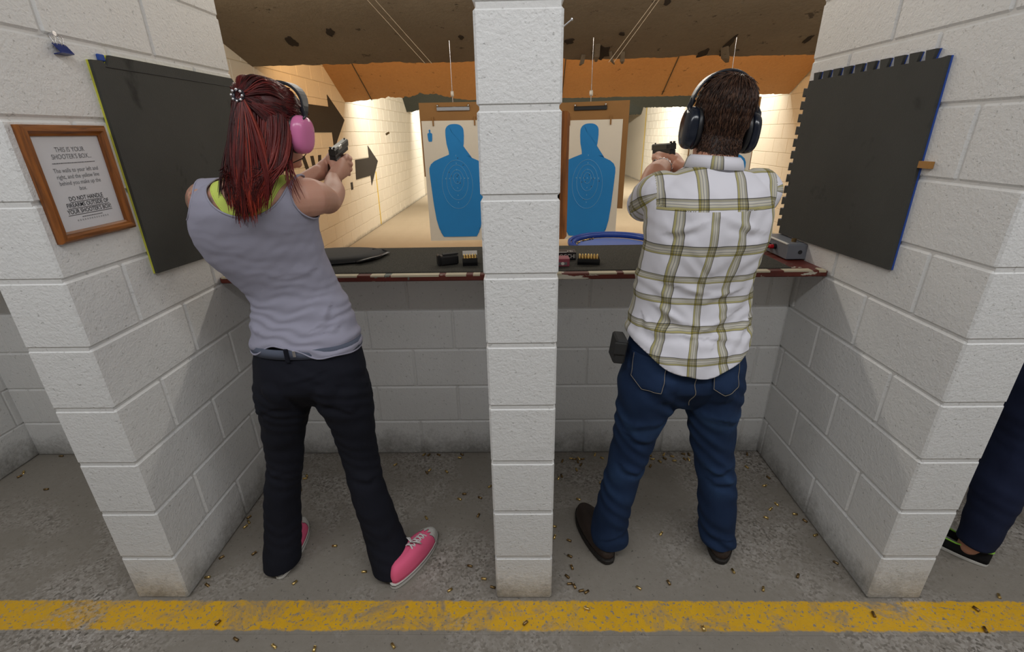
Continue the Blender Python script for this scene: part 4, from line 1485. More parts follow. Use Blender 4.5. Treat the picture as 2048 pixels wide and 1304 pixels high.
def m_cloth(name, col, var=0.12, weave=900, rough=0.85, big=6.0, light=None, bump=0.25):
    t = NT(name)
    p = t.pos()
    c = t.mix(t.noise(p, big, 5, 0.6), tuple(x * (1 - var) for x in col[:3]) + (1,), tuple(min(1, x * (1 + var)) for x in col[:3]) + (1,))
    w = t.noise(t.scale(p, (1, 1, 1.4)), weave, 1)
    if light:
        a = t.n('ShaderNodeAttribute', attribute_name='fade')
        c = t.mix(t.math('MULTIPLY', a.outputs['Fac'], t.ramp(t.noise(p, 14, 5, 0.7), [(0.3, 0.4), (0.7, 1.0)])), c, light)
        c = t.mix(t.math('MULTIPLY', w, 0.25), c, light)
    return t.done(c, rough, 0, t.bump(w, bump, 0.001), Specular_IOR_Level=0.2)


M['eye_white'] = plain('eye_white', (0.75, 0.72, 0.70, 1), 0.2)
M['iris_blue'] = plain('iris_blue', (0.08, 0.14, 0.2, 1), 0.2)
M['iris_brown'] = plain('iris_brown', (0.08, 0.04, 0.02, 1), 0.2)
M['skin_w'] = m_skin('skin_fair', srgb(206, 158, 136), True)
M['skin_m'] = m_skin('skin_ruddy', srgb(204, 150, 122))
M['hair_red'] = m_hair('hair_red', srgb(44, 12, 13), srgb(106, 30, 28), srgb(158, 58, 40))
M['hair_brown'] = m_hair('hair_brown', srgb(32, 20, 15), srgb(66, 43, 33), srgb(112, 80, 60))
M['tank'] = m_cloth('grey_jersey', srgb(158, 157, 174), 0.04)
M['lime'] = m_cloth('lime_jersey', srgb(206, 222, 110), 0.06)
M['navy'] = m_cloth('navy_cotton', (0.010, 0.011, 0.018, 1), 0.25)
M['belt'] = m_cloth('grey_webbing', srgb(92, 98, 114), 0.1, 300)
M['denim'] = m_cloth('blue_denim', (0.0075, 0.017, 0.050, 1), 0.3, 1100, light=(0.040, 0.090, 0.20, 1))
M['denim_dark'] = m_cloth('dark_denim', (0.007, 0.010, 0.028, 1), 0.3, 1100, light=(0.02, 0.03, 0.075, 1))
M['stitch'] = plain('stitching', srgb(150, 140, 124), 0.8)
M['pink_canvas'] = m_cloth('pink_canvas', srgb(244, 108, 146), 0.08, 700)
M['rubber_white'] = plain('white_rubber', srgb(208, 206, 200), 0.5)
M['lace_white'] = plain('white_lace', srgb(222, 220, 218), 0.8)
M['boot'] = plain('brown_leather', (0.028, 0.016, 0.011, 1), 0.5, grain=0.2)
M['boot_sole'] = plain('boot_sole', (0.015, 0.012, 0.010, 1), 0.7)
M['muff_pink'] = plain('muff_pink', srgb(214, 120, 168), 0.25, var=0.02)
M['muff_navy'] = plain('muff_navy', (0.010, 0.014, 0.026, 1), 0.18, var=0.05)
M['band_black'] = plain('band_black', (0.012, 0.014, 0.020, 1), 0.35)
M['tie'] = plain('hair_tie', (0.02, 0.02, 0.03, 1), 0.3)
M['bead'] = plain('silver_bead', (0.8, 0.8, 0.85, 1), 0.15, 1.0)
M['cord'] = plain('dark_cord', (0.03, 0.018, 0.014, 1), 0.5)


def shoe_sole(c, yaw, L, W, name, parent, mat, h0=0.0, h1=0.028, heel=0.8, flare=1.0):
    """outline of a right/left sole, returns rings function"""
    pass


def foot_outline(L, W, N=28, heel=0.72):
    out = []
    for k in range(N):
        a = 2 * math.pi * k / N
        y = -math.cos(a)
        x = math.sin(a)
        u = (y + 1) / 2
        w = W * (heel + (1 - heel) * math.sin(min(1, u / 0.72) * math.pi / 2)) * (1.0 if u < 0.72 else 1.0 - 0.25 * ((u - 0.72) / 0.28) ** 2)
        out.append((abs(x) ** 0.72 * (1 if x > 0 else -1) * w, y * L / 2))
    return out


def shoe_M(heel_pt, yaw, L):
    # local: y towards the toe, origin under the middle of the sole
    return Matrix.Translation(heel_pt) @ Matrix.Rotation(yaw, 4, 'Z') @ Matrix.Translation((0, L / 2, 0))


def stack(Ms, outline, levels):
    """levels: (z, scale, y shift, toe drop) -> closed loft"""
    rings = []
    for z, s, ys, fn in levels:
        rings.append([Ms @ Vector((x * s, y * s + ys, z + (fn(x, y) if fn else 0))) for x, y in outline])
    return loft(rings)

def tab(rows):
    """rows of (x, y, z, half width, front depth, back depth) -> rings and interpolators"""
    rings = [hring((x, y, z), hw, df, db) for x, y, z, hw, df, db in rows]
    A = np.array(rows)
    A = A[np.argsort(A[:, 2])]
    return rings, (lambda z: np.interp(z, A[:, 2], A[:, 0])), (lambda z: np.interp(z, A[:, 2], A[:, 1]))


def leg_rings(rows, k=1.06):
    return loft([hring((x, y, z), r, r * k, r * k, 2.0, N=22) for x, y, z, r in rows])


def folds(V, N, amp, specs):
    """push cloth in and out along creases: (point, direction along the crease, length, width, height)"""
    d = np.zeros(len(V))
    for p, u, L, w, h in specs:
        p, u = np.array(p, float), np.array(u, float)
        u /= np.linalg.norm(u)
        q = V - p
        a = q @ u
        b = np.linalg.norm(q - a[:, None] * u, axis=1)
        side = q[:, 2] - a * u[2]
        d += h * np.exp(-(a / L) ** 2) * (np.exp(-(b / w) ** 2) - 0.7 * np.exp(-((b - 1.6 * w) / w) ** 2) * (side < 0))
    return V + N * (d * amp)[:, None]


def drop_hem(V, T, parent, name, mat, thick, zfun, **kw):
    V, T = clip(V, T, V[:, 2] - zfun(V))
    return skin_obj(name, V, T, mat, parent, thick, **kw)


# ================================================================== shooter in the tank top
W = empty('person', (-0.73, 1.40, 0))
tag(W, 'person in a grey tank top and dark trousers aiming a pistol in the left booth', 'person')
WT = [(-0.738, 1.455, 0.86, 0.166, 0.10, 0.112), (-0.737, 1.46, 0.90, 0.170, 0.10, 0.108), (-0.739, 1.47, 0.95, 0.166, 0.095, 0.098), (-0.743, 1.48, 1.001, 0.160, 0.09, 0.088), (-0.746, 1.488, 1.051, 0.150, 0.085, 0.082),
      (-0.763, 1.492, 1.102, 0.146, 0.085, 0.085), (-0.790, 1.482, 1.157, 0.160, 0.092, 0.092), (-0.812, 1.462, 1.222, 0.176, 0.105, 0.098), (-0.818, 1.447, 1.274, 0.182, 0.115, 0.102), (-0.810, 1.430, 1.325, 0.183, 0.11, 0.105),
      (-0.795, 1.418, 1.372, 0.178, 0.10, 0.104), (-0.782, 1.410, 1.405, 0.170, 0.09, 0.095), (-0.772, 1.405, 1.435, 0.145, 0.08, 0.082), (-0.762, 1.405, 1.458, 0.095, 0.065, 0.068), (-0.757, 1.408, 1.474, 0.060, 0.052, 0.055)]
wr, wxc, wyc = tab(WT)
MhW = Matrix.Translation((-0.706, 1.445, 1.603)) @ Matrix.Rotation(-0.24, 4, 'Z') @ Matrix.Rotation(0.10, 4, 'Y') @ Matrix.Rotation(-0.06, 4, 'X') @ Matrix.Scale(0.96, 4)
GW = gun_frame((-0.726, 1.925, 1.514), (-0.02, 0.98, 0.20), 0.12)
torso = [loft(wr)]
shR, shL = Vector((-0.622, 1.415, 1.405)), Vector((-0.936, 1.425, 1.40))
hR, wristR = grip_hand(GW, 1)
hL, wristL = grip_hand(GW, -1)
armR = [limb([shR + Vector((-0.04, -0.01, -0.005)), shR, (-0.632, 1.53, 1.388), (-0.655, 1.64, 1.366), (-0.672, 1.74, 1.388), wristR, GW @ Vector((0.016, -0.07, -0.048))], [0.058, 0.057, 0.046, 0.041, 0.041, (0.024, 0.028), (0.024, 0.030)], 18)]
armL = [limb([shL + Vector((0.04, -0.01, -0.005)), shL, (-0.945, 1.54, 1.375), (-0.925, 1.65, 1.34), (-0.86, 1.75, 1.37), wristL, GW @ Vector((-0.050, -0.07, -0.048))], [0.058, 0.055, 0.046, 0.041, 0.041, (0.024, 0.028), (0.024, 0.030)], 18)]
neck = [limb([(-0.757, 1.412, 1.445), (-0.740, 1.422, 1.50), MhW @ Vector((0, -0.012, -0.055))], [0.064, 0.051, 0.054], 18)]
blades = [limb([(-0.70, 1.368, 1.39), (-0.725, 1.372, 1.31)], [0.056, 0.05], 12), limb([(-0.88, 1.370, 1.385), (-0.865, 1.374, 1.31)], [0.056, 0.05], 12)]
bodyV, bodyT = fuse(torso + armR + armL + hR + hL + neck + head_parts(MhW), 0.0042, 5)
tat = np.clip(1.6 - np.linalg.norm((bodyV - np.array([-0.93, 1.38, 1.42])) / np.array([0.11, 0.12, 0.09]), axis=1), 0, 1)
body = skin_obj('body', bodyV, bodyT, M['skin_w'], W, attr={'tattoo': tat})
face_extras(MhW, W, M['hair_red'], M['iris_blue'])
pistol(GW, 'black pistol held up by the shooter in the tank top')

# garment shell over the torso
sV, sT = fuse(torso + [limb([shR + Vector((-0.05, 0, 0)), shR], [0.058, 0.057], 16), limb([shL + Vector((0.05, 0, 0)), shL], [0.058, 0.055], 16)], 0.006, 6)
sN = vnormals(sV, sT)


def tank_field(V):
    x, y, z = V[:, 0], V[:, 1], V[:, 2]
    back = y < wyc(z)
    dz = np.where(back, 0.112, 0.15)
    neck_f = (np.sqrt(((x + 0.763) / 0.120) ** 2 + ((z - 1.478) / dz) ** 2) - 1) * 0.1
    aR = (np.sqrt(((x + 0.570) / 0.072) ** 2 + ((z - 1.43) / 0.102) ** 2) - 1) * 0.075
    aL = (np.sqrt(((x + 0.985) / 0.052) ** 2 + ((z - 1.435) / 0.085) ** 2) - 1) * 0.07
    s = x - wxc(z)
    hem = z - (0.905 + 0.046 * np.exp(-((s + 0.04) / 0.08) ** 2) * back + 0.004 * np.sin(s * 60))
    return np.minimum(np.minimum(neck_f, aR), np.minimum(aL, hem))


z = sV[:, 2]
loose = np.interp(z, [0.88, 0.93, 1.02, 1.12, 1.3, 1.5], [0.016, 0.018, 0.012, 0.009, 0.0085, 0.008])
wr_amp = np.interp(z, [0.9, 0.95, 1.03, 1.10, 1.2], [1.0, 1.0, 0.7, 0.3, 0.1])
ph = z * 175 + sV[:, 0] * 14 + 1.5 * np.sin(sV[:, 0] * 22 + z * 30) + 1.2 * np.sin(sV[:, 0] * 47 - z * 55)
tV = sV + sN * (loose + 0.0030 * wr_amp * np.sin(ph) + 0.0018 * vnoise(sV * 26, 5))[:, None]
tV = folds(tV, sN, 1.0, [((-0.62, 1.40, 1.19), (-1, 0, -0.12), 0.12, 0.012, 0.004), ((-0.66, 1.40, 1.00), (-1, 0, -0.45), 0.13, 0.010, 0.006), ((-0.70, 1.40, 0.965), (-1, 0, -0.25), 0.14, 0.009, 0.006), ((-0.84, 1.40, 0.975), (1, 0, -0.35), 0.10, 0.009, 0.005), ((-0.62, 1.41, 1.06), (-0.6, 0, -1), 0.09, 0.010, 0.005)])
tV, tT = clip(tV, sT, tank_field(tV))
tank = skin_obj('tank_top', tV, tT, M['tank'], W, 0.003)


# bound edges of the tank top
def boundary_loops(V, T):
    from collections import defaultdict
    cnt = defaultdict(int)
    for a, b, c in T:
        for i, j in ((a, b), (b, c), (c, a)):
            cnt[(min(i, j), max(i, j))] += 1
    adj = defaultdict(list)
    for (i, j), k in cnt.items():
        if k == 1:
            adj[i].append(j)
            adj[j].append(i)
    loops, seen = [], set()
    for s in adj:
        if s in seen:
            continue
        lp, cur, prev = [s], s, None
        seen.add(s)
        while True:
            nx = [n_ for n_ in adj[cur] if n_ != prev and n_ not in seen]
            if not nx:
                break
            prev, cur = cur, nx[0]
            seen.add(cur)
            lp.append(cur)
        loops.append(V[lp])
    return loops


def binding(V, T, rad, mat, parent, name, minlen=40, step=3):
    for lp in boundary_loops(V, T):
        if len(lp) < minlen:
            continue
        P = lp[::step]
        for _ in range(2):
            P = (np.roll(P, 1, 0) + P * 2 + np.roll(P, -1, 0)) / 4
        P = np.vstack([P, P[:1]])
        MB().tube(P, rad, 6, caps=False).build(name, mat, parent, smooth=True)


binding(tV, tT, 0.0028, M['tank'], tank, 'hem_binding')

# lime racer-back top underneath
x, y, z = sV[:, 0], sV[:, 1], sV[:, 2]
lx = x + 0.765
strap = 0.0115 - np.abs(np.abs(lx) - np.interp(z, [1.36, 1.40, 1.47], [0.030, 0.056, 0.098])) * 0.75
fill = np.minimum(1.392 - z, 0.058 - np.abs(lx - 0.015))
lf = np.maximum(strap, fill)
vis = 0.018 - tank_field(sV)
lf = np.minimum(np.minimum(lf, z - 1.34), vis)
lf = np.where(y < wyc(z) + 0.01, lf, -1)
lV, lT = clip(sV + sN * 0.0032, sT, lf)
bra = skin_obj('sports_top', lV, lT, M['lime'], W, 0.002)
binding(lV, lT, 0.0022, M['lime'], bra, 'edge_binding', 60)

# trousers
WLg = [(-0.828, 1.455, 0.84, 0.092), (-0.842, 1.452, 0.76, 0.100), (-0.850, 1.45, 0.694, 0.097), (-0.871, 1.45, 0.609, 0.080), (-0.890, 1.45, 0.52, 0.070), (-0.901, 1.44, 0.437, 0.066), (-0.921, 1.43, 0.35, 0.064), (-0.936, 1.41, 0.246, 0.066), (-0.945, 1.385, 0.138, 0.067), (-0.950, 1.362, 0.06, 0.069), (-0.952, 1.352, 0.022, 0.071), (-0.952, 1.352, 0.004, 0.071)]
WRg = [(-0.650, 1.455, 0.84, 0.092), (-0.640, 1.452, 0.76, 0.100), (-0.636, 1.45, 0.694, 0.096), (-0.623, 1.45, 0.607, 0.078), (-0.619, 1.45, 0.52, 0.070), (-0.612, 1.44, 0.435, 0.065), (-0.598, 1.42, 0.357, 0.063), (-0.574, 1.40, 0.254, 0.068), (-0.549, 1.38, 0.147, 0.070), (-0.518, 1.348, 0.07, 0.077), (-0.504, 1.334, 0.030, 0.082), (-0.502, 1.334, 0.010, 0.083)]
pel, _, _ = tab([(-0.738, 1.455, 0.70, 0.10, 0.06, 0.06), (-0.738, 1.452, 0.735, 0.15, 0.085, 0.09), (-0.738, 1.45, 0.79, 0.190, 0.105, 0.125), (-0.737, 1.452, 0.84, 0.189, 0.108, 0.128), (-0.737, 1.458, 0.89, 0.181, 0.105, 0.116), (-0.738, 1.462, 0.925, 0.177, 0.102, 0.108), (-0.738, 1.464, 0.955, 0.176, 0.10, 0.104)])
seat = [limb([(-0.815, 1.385, 0.80), (-0.82, 1.39, 0.75)], [0.062, 0.058], 14), limb([(-0.66, 1.385, 0.80), (-0.655, 1.39, 0.75)], [0.062, 0.058], 14)]
pV, pT = fuse([loft(pel), leg_rings(WLg, 1.12), leg_rings(WRg, 1.12)] + seat, 0.006, 6)
pN = vnormals(pV, pT)
z = pV[:, 2]
ph = z * 120 + pV[:, 0] * 45 + 2.2 * np.sin(z * 21 + pV[:, 0] * 17) + 1.4 * np.sin(pV[:, 1] * 40)
amp = np.interp(z, [0.0, 0.1, 0.35, 0.5, 0.6, 0.72, 0.8, 0.95], [0.0008, 0.001, 0.0016, 0.001, 0.0012, 0.0022, 0.0012, 0.0004])
pV = pV + pN * (amp * np.sin(ph) + 0.0035 * vnoise(pV * 14, 8))[:, None]
pV = folds(pV, pN, 1.0, [((-0.90, 1.36, 0.70), (1, 0, 0.35), 0.08, 0.010, 0.006), ((-0.60, 1.36, 0.71), (-1, 0, 0.5), 0.08, 0.010, 0.006), ((-0.93, 1.36, 0.43), (1, 0, -0.1), 0.05, 0.012, 0.008), ((-0.57, 1.37, 0.40), (-1, 0, 0.3), 0.05, 0.012, 0.006), ((-0.66, 1.33, 0.86), (1, 0, 0.3), 0.10, 0.008, 0.003)])
pants = drop_hem(pV, pT, W, 'trousers', M['navy'], 0.003, lambda V: np.full(len(V), -1.0) + np.where(V[:, 2] > 0.5, 0, 1.0 + np.where(V[:, 0] > -0.73, 0.030, 0.024) + 0.10 * np.clip(V[:, 1] - 1.37, 0, 1)))
# belt with loops and buckle end
belt_pts = []
for k in range(49):
    a = 2 * math.pi * k / 48
    q = hring((-0.738, 1.4625, 0.922), 0.1815, 0.106, 0.113, 2.2, N=48)[k % 48]
    belt_pts.append(q)
bv, bf = [], []
for q in belt_pts[:-1]:
    d_ = (q - Vector((-0.738, 1.4625, 0.922)))
    d_.z = 0
    d_.normalize()
    for dz, dr in ((-0.016, 0), (0.016, -0.002), (0.016, 0.003), (-0.016, 0.005)):
        bv.append(q + d_ * dr + Vector((0, 0, dz)))
for i in range(48):
    j = (i + 1) % 48
    for k in range(4):
        bf.append((i * 4 + k, i * 4 + (k + 1) % 4, j * 4 + (k + 1) % 4, j * 4 + k))
belt = link('belt', fix_normals(mesh('belt', bv, bf, M['belt'], True)), W)
for xx in (-0.752, -0.86, -0.62):
    MB().box((xx - 0.007, 1.338 + 6.0 * (xx + 0.745) ** 2, 0.898), (xx + 0.007, 1.3455 + 6.0 * (xx + 0.745) ** 2, 0.946), 0.002).build('belt_loop', M['navy'], belt)
MB().box((-0.732, 1.340, 0.918), (-0.722, 1.3455, 0.940), 0.001).build('tag_end', M['bead'], belt)


# canvas shoes
def canvas_shoe(heel, yaw, L, Wd, parent, ank):
    Ms = shoe_M(heel, yaw, L)
    out = foot_outline(L, Wd)
    root = empty('canvas_shoe', heel)
    root.parent = parent
    root.matrix_parent_inverse = parent.matrix_basis.inverted()
    v, f = stack(Ms, out, [(0.001, 0.965, 0, None), (0.004, 1.0, 0, None), (0.022, 1.0, 0, None), (0.026, 0.97, 0, None)])
    sole = MB().add(v, f).build('sole', M['rubber_white'], root, smooth=False)
    ring = [Ms @ Vector((x * 1.004, y * 1.004, 0.019)) for x, y in out]
    MB().tube(ring + ring[:1], 0.0012, 5, caps=False).build('sole_stripe', M['ink'], sole)
    top = lambda x, y: 0.0

    def hgt(u):   # height of the upper along the foot, 0 heel .. 1 toe
        return np.interp(u, [0, 0.08, 0.3, 0.42, 0.6, 0.8, 0.93, 1.0], [0.066, 0.072, 0.078, 0.084, 0.068, 0.050, 0.040, 0.030])
    rings = []
    for s, k in ((0.955, 0.0), (0.95, 0.30), (0.90, 0.60), (0.78, 0.85), (0.55, 0.97), (0.22, 1.0)):
        rings.append([Ms @ Vector((x * s, y * (1 - (1 - s) * 0.35) * 0.97, 0.022 + k * hgt((y * (1 - (1 - s) * 0.35) + L / 2) / L) * 0.92)) for x, y in out])
    uv_, uf = loft(rings)
    # toe cap is the front of the same shell
    ctr = [Ms.inverted() @ Vector(p) for p in uv_]
    cap_f = [q for q in uf if min(ctr[i].y for i in q) > L * 0.245]
    up_f = [q for q in uf if min(ctr[i].y for i in q) <= L * 0.245]
    MB().add(uv_, up_f).build('upper', M['pink_canvas'], root, smooth=True)
    mb = MB().add([Ms @ Vector((c.x * 1.03, c.y * 1.01, c.z * 1.02 + 0.0005)) for c in ctr], cap_f)
    MB().add([Ms @ Vector((c.x * 1.03, c.y * 1.005, c.z * 1.02 + 0.0005)) for c in ctr], cap_f).build('toe_cap', M['rubber_white'], root, smooth=True)
    ycap = L * 0.30
    lace = empty('laces', Ms @ Vector((0, ycap, 0.06)))
    bpy.data.objects.remove(lace)
    for i in range(5):
        y0 = L * 0.225 - i * 0.019
        u = (y0 + L / 2) / L
        zz = 0.024 + hgt(u) * 0.92 + 0.003
        wv = 0.022
        for sx in (-1, 1):
            pts = [Ms @ Vector((sx * wv, y0, zz - 0.010)), Ms @ Vector((sx * wv * 0.4, y0 - 0.006, zz)), Ms @ Vector((-sx * wv * 0.4, y0 - 0.014, zz + 0.002)), Ms @ Vector((-sx * wv, y0 - 0.020, zz - 0.008))]
            MB().tube(pts, [(0.0032, 0.0013)] * 4, 6).build('lace', M['lace_white'], root, smooth=True)
    for sx in (-1, 1):
        pts = [Ms @ Vector((0, L * 0.27 - 0.09, 0.107)), Ms @ Vector((sx * 0.02, L * 0.27 - 0.085, 0.114)), Ms @ Vector((sx * 0.036, L * 0.27 - 0.075, 0.10)), Ms @ Vector((sx * 0.022, L * 0.27 - 0.07, 0.098)), Ms @ Vector((0, L * 0.27 - 0.088, 0.105))]
        MB().tube(pts, [(0.003, 0.0015)] * 5, 6).build('lace', M['lace_white'], root, smooth=True)
    # ankle collar
    MB().add(*limb([Vector(ank) + Vector((0, 0, 0.05)), Vector(ank) + Vector((0, 0.01, 0.13))], [0.034, 0.032], 14)).build('sock', M['lace_white'], root, smooth=True)
    return root


canvas_shoe((-0.936, 1.278, 0), 0.07, 0.285, 0.047, W, (-0.950, 1.355, 0))
canvas_shoe((-0.490, 1.238, 0), -0.42, 0.290, 0.049, W, (-0.520, 1.345, 0))

# hair: scalp cap, gathered top, hanging lengths
hV, hT = fuse(head_parts(MhW), 0.005, 6)
hN = vnormals(hV, hT)
loc = np.array([tuple(MhW.inverted() @ Vector(p)) for p in hV])
F = loc[:, 2] - (-0.055 + np.maximum(0, loc[:, 1] + 0.015) * 1.75)
cV, cT = clip(hV + hN * 0.005, hT, F)
cap = skin_obj('hair', cV, cT, M['hair_red'], W, attr={'rnd': 0.12 + 0.1 * np.random.RandomState(1).rand(len(cV))})
tie_l = Vector((0.002, -0.116, 0.066))
rs = random.Random(4)
cur = []
E3 = lambda az, z, k=1.0: Vector((0.0765 * k * math.sin(az) * max(0.02, 1 - (max(0, z) / 0.124) ** 2) ** 0.36, -0.006 - 0.1 * k * math.cos(az) * max(0.02, 1 - (max(0, z) / 0.124) ** 2) ** 0.36, z))
for i in range(90):    # hair combed back from the brow to the tie, in locks
    a = rs.uniform(-1, 1)
    yy = rs.uniform(-0.03, 0.075)
    cv_ = rs.uniform(0.05, 0.55)
    for j in range(10):
        x0 = max(-1, min(1, a + rs.gauss(0, 0.06))) * 0.073
        y0 = yy + rs.gauss(0, 0.006)
        zt = 0.118 * math.sqrt(max(0.05, 1 - (x0 / 0.082) ** 2)) * math.sqrt(max(0.05, 1 - (max(0, y0 + 0.008) / 0.115) ** 2)) + 0.005
        p0 = Vector((x0, y0, zt))
        lift = rs.uniform(0.006, 0.016)
        p1 = Vector((x0 * 1.0, y0 - 0.045, min(0.134, zt + 0.024 + lift)))
        p2 = Vector((x0 * 0.68 + tie_l.x, -0.095, 0.104 + lift - abs(a) * 0.028))
        p3 = tie_l + Vector((rs.uniform(-0.010, 0.010), rs.uniform(-0.004, 0.004), rs.uniform(-0.008, 0.008)))
        cur.append(([tuple(MhW @ Vector(q)) for q in bez(p0, p1, p2, p3, 11)], rs.uniform(0.0012, 0.0024), cv_ + rs.gauss(0, 0.06)))
for i in range(110):    # side hair swept over the ears to the tie
    sx = rs.choice((-1, 1))
    az = sx * rs.uniform(0.6, 2.2)
    zz = rs.uniform(0.0, 0.10)
    cv_ = rs.uniform(0.02, 0.45)
    for j in range(8):
        p0 = E3(az + rs.gauss(0, 0.05), zz + rs.gauss(0, 0.006), 1.13)
        p1 = E3(az * 0.72, zz + 0.012, 1.17)
        p2 = E3(az * 0.35, 0.055 + rs.uniform(-0.01, 0.015), 1.18)
        p3 = tie_l + Vector((rs.uniform(-0.010, 0.010), rs.uniform(-0.004, 0.004), rs.uniform(-0.010, 0.006)))
        cur.append(([tuple(MhW @ Vector(q)) for q in bez(p0, p1, p2, p3, 10)], rs.uniform(0.0012, 0.0024), cv_ + rs.gauss(0, 0.05)))
topo = strands('hair_top', cur, M['hair_red'], cap, seed=3, taper=0.7)
cur = []
wxe = -0.742
for i in range(190):   # hanging lengths, lock by lock
    tail = rs.random() < 0.30
    sg = rs.uniform(-1, 1)
    zl = rs.uniform(-0.05, 0.055)
    cv_ = rs.random() ** 1.2
    zend0 = 1.392 + 0.055 * sg * sg + rs.gauss(0, 0.016) + (0.03 if rs.random() < 0.3 else 0)
    ph_, am = rs.uniform(0, 6.28), rs.uniform(0.001, 0.0045)
    xj, yj = rs.gauss(0, 0.012), rs.uniform(0, 0.016)
    for j in range(11):
        s_ = max(-0.74, min(1, sg + rs.gauss(0, 0.045)))
        if tail:
            p0 = MhW @ (tie_l + Vector((rs.uniform(-0.012, 0.012), -0.002, rs.uniform(-0.012, 0.0))))
            s_ *= 0.9
            p1 = p0 + Vector((0.045 * s_, -0.012 - yj * 0.6, -0.06))
        else:
            p0 = MhW @ E3(s_ * 1.38, zl + rs.gauss(0, 0.004), 1.06)
            o_ = (p0 - MhW.translation)
            o_.z = 0
            o_.normalize()
            p1 = p0 + o_ * (0.008 + yj * 0.9) + Vector((0, 0, -0.055))
        xe = wxe + s_ * 0.044 + xj + rs.gauss(0, 0.004)
        ye = 1.283 + 1.5 * (xe + 0.79) ** 2 - yj * 0.6
        p3 = Vector((xe, ye, zend0 + rs.gauss(0, 0.010)))
        p2 = Vector((-0.728 + s_ * 0.090 + xj * 0.6, 1.290 + 0.045 * s_ * s_ - yj, 1.478))
        P = bez(p0, p1, p2, p3, 15)
        P[:, 0] += am * np.sin(np.linspace(0, 8, 15) + ph_) * np.linspace(0, 1, 15)
        cur.append((P, rs.uniform(0.0011, 0.0024), cv_ + rs.gauss(0, 0.06)))
# a few stray locks over the right shoulder
for i in range(26):
    p0 = MhW @ E3(1.5 + rs.uniform(-0.1, 0.1), -0.03, 1.0)
    p3 = Vector((-0.600 + rs.uniform(-0.03, 0.008), 1.335 + rs.uniform(-0.02, 0.02), 1.425 + rs.uniform(-0.03, 0.03)))
    p1 = p0 + Vector((0.0, -0.03, -0.06))
    p2 = p3 + Vector((-0.02, -0.015, 0.07))
    cur.append((bez(p0, p1, p2, p3, 13), rs.uniform(0.0009, 0.0016), 0.5))
strands('hair_length', cur, M['hair_red'], cap, seed=5, taper=0.2, flat=1.5)
# inner mass so that no daylight shows between the locks
iv, if_ = loft([hring(MhW @ Vector((0, -0.025, 0.04)), 0.05, 0.04, 0.045), hring((-0.722, 1.392, 1.60), 0.066, 0.045, 0.042), hring((-0.730, 1.370, 1.54), 0.066, 0.04, 0.038), hring((-0.734, 1.335, 1.47), 0.058, 0.024, 0.020), hring((-0.738, 1.312, 1.43), 0.036, 0.014, 0.010)])
iV, iT = fuse([(iv, if_)], 0.008, 3)
skin_obj('hair_mass', iV, iT, M['hair_red'], cap, attr={'rnd': np.full(len(iV), 0.05)})
# beaded hair tie
tw = MhW @ tie_l
ring = [MhW @ (tie_l + Vector((0.015 * math.cos(a), -0.003 + 0.004 * math.sin(a), 0.013 * math.sin(a)))) for a in np.linspace(0, 2 * math.pi, 15)]
tie = MB().tube(ring, 0.0045, 7, caps=False).build('hair_tie', M['tie'], W, smooth=True)
for k in range(8):
    a = 2 * math.pi * k / 8
    c_ = MhW @ (tie_l + Vector((0.017 * math.cos(a), -0.009, 0.014 * math.sin(a))))
    v, f = lathe([(0.0006, -0.004), (0.003, -0.0028), (0.004, 0), (0.003, 0.0028), (0.0006, 0.004)], 8)
    MB().add([c_ + Vector(p) for p in v], f).build('bead', M['bead'], tie, smooth=True)
muffs(MhW, 'w', 'pink ear defenders with a black headband on the shooter in the tank top', M['muff_pink'], M['band_black'], 0.040, 0.053, 0.036, 0.074, 'x', band_r=0.108, band_back=-0.050, zc=-0.018, yc=0.002, pad=0.016, band_top=0.122)
# safety glasses
e = empty('safety_glasses', MhW @ Vector((0, 0.11, 0)))
tag(e, 'dark safety glasses worn by the shooter in the tank top', 'glasses')
for sx in (-1, 1):
    MB().tube([MhW @ Vector((sx * 0.079, -0.01, 0.004)), MhW @ Vector((sx * 0.080, 0.05, 0.004)), MhW @ Vector((sx * 0.072, 0.098, 0.002))], [(0.002, 0.004)] * 3, 8).build('temple_arm', M['black_plastic'], e, smooth=True)
    lens = [(sx * 0.012, 0.120, 0.014), (sx * 0.040, 0.116, 0.018), (sx * 0.070, 0.098, 0.014), (sx * 0.070, 0.097, -0.018), (sx * 0.042, 0.112, -0.026), (sx * 0.014, 0.117, -0.016)]
    v = [MhW @ Vector(p) for p in lens] + [MhW @ (Vector(p) + Vector((0, 0.002, 0))) for p in lens]
    f = [tuple(range(6)), tuple(reversed(range(6, 12)))] + [(i, i + 6, (i + 1) % 6 + 6, (i + 1) % 6) for i in range(6)]
    link('lens', fix_normals(mesh('lens', v, f, M['black_plastic'])), e)
    MB().tube([MhW @ Vector((sx * 0.078, 0.06, 0.0)), MhW @ Vector((sx * 0.083, 0.065, -0.05)), MhW @ Vector((sx * 0.075, 0.035, -0.085)), MhW @ Vector((sx * 0.055, -0.02, -0.11))], 0.0014, 6).build('retainer_cord', M['cord'], e, smooth=True)
MB().tube([MhW @ Vector((-0.014, 0.119, 0.006)), MhW @ Vector((0, 0.123, 0.010)), MhW @ Vector((0.014, 0.119, 0.006))], 0.0025, 8).build('bridge', M['black_plastic'], e, smooth=True)

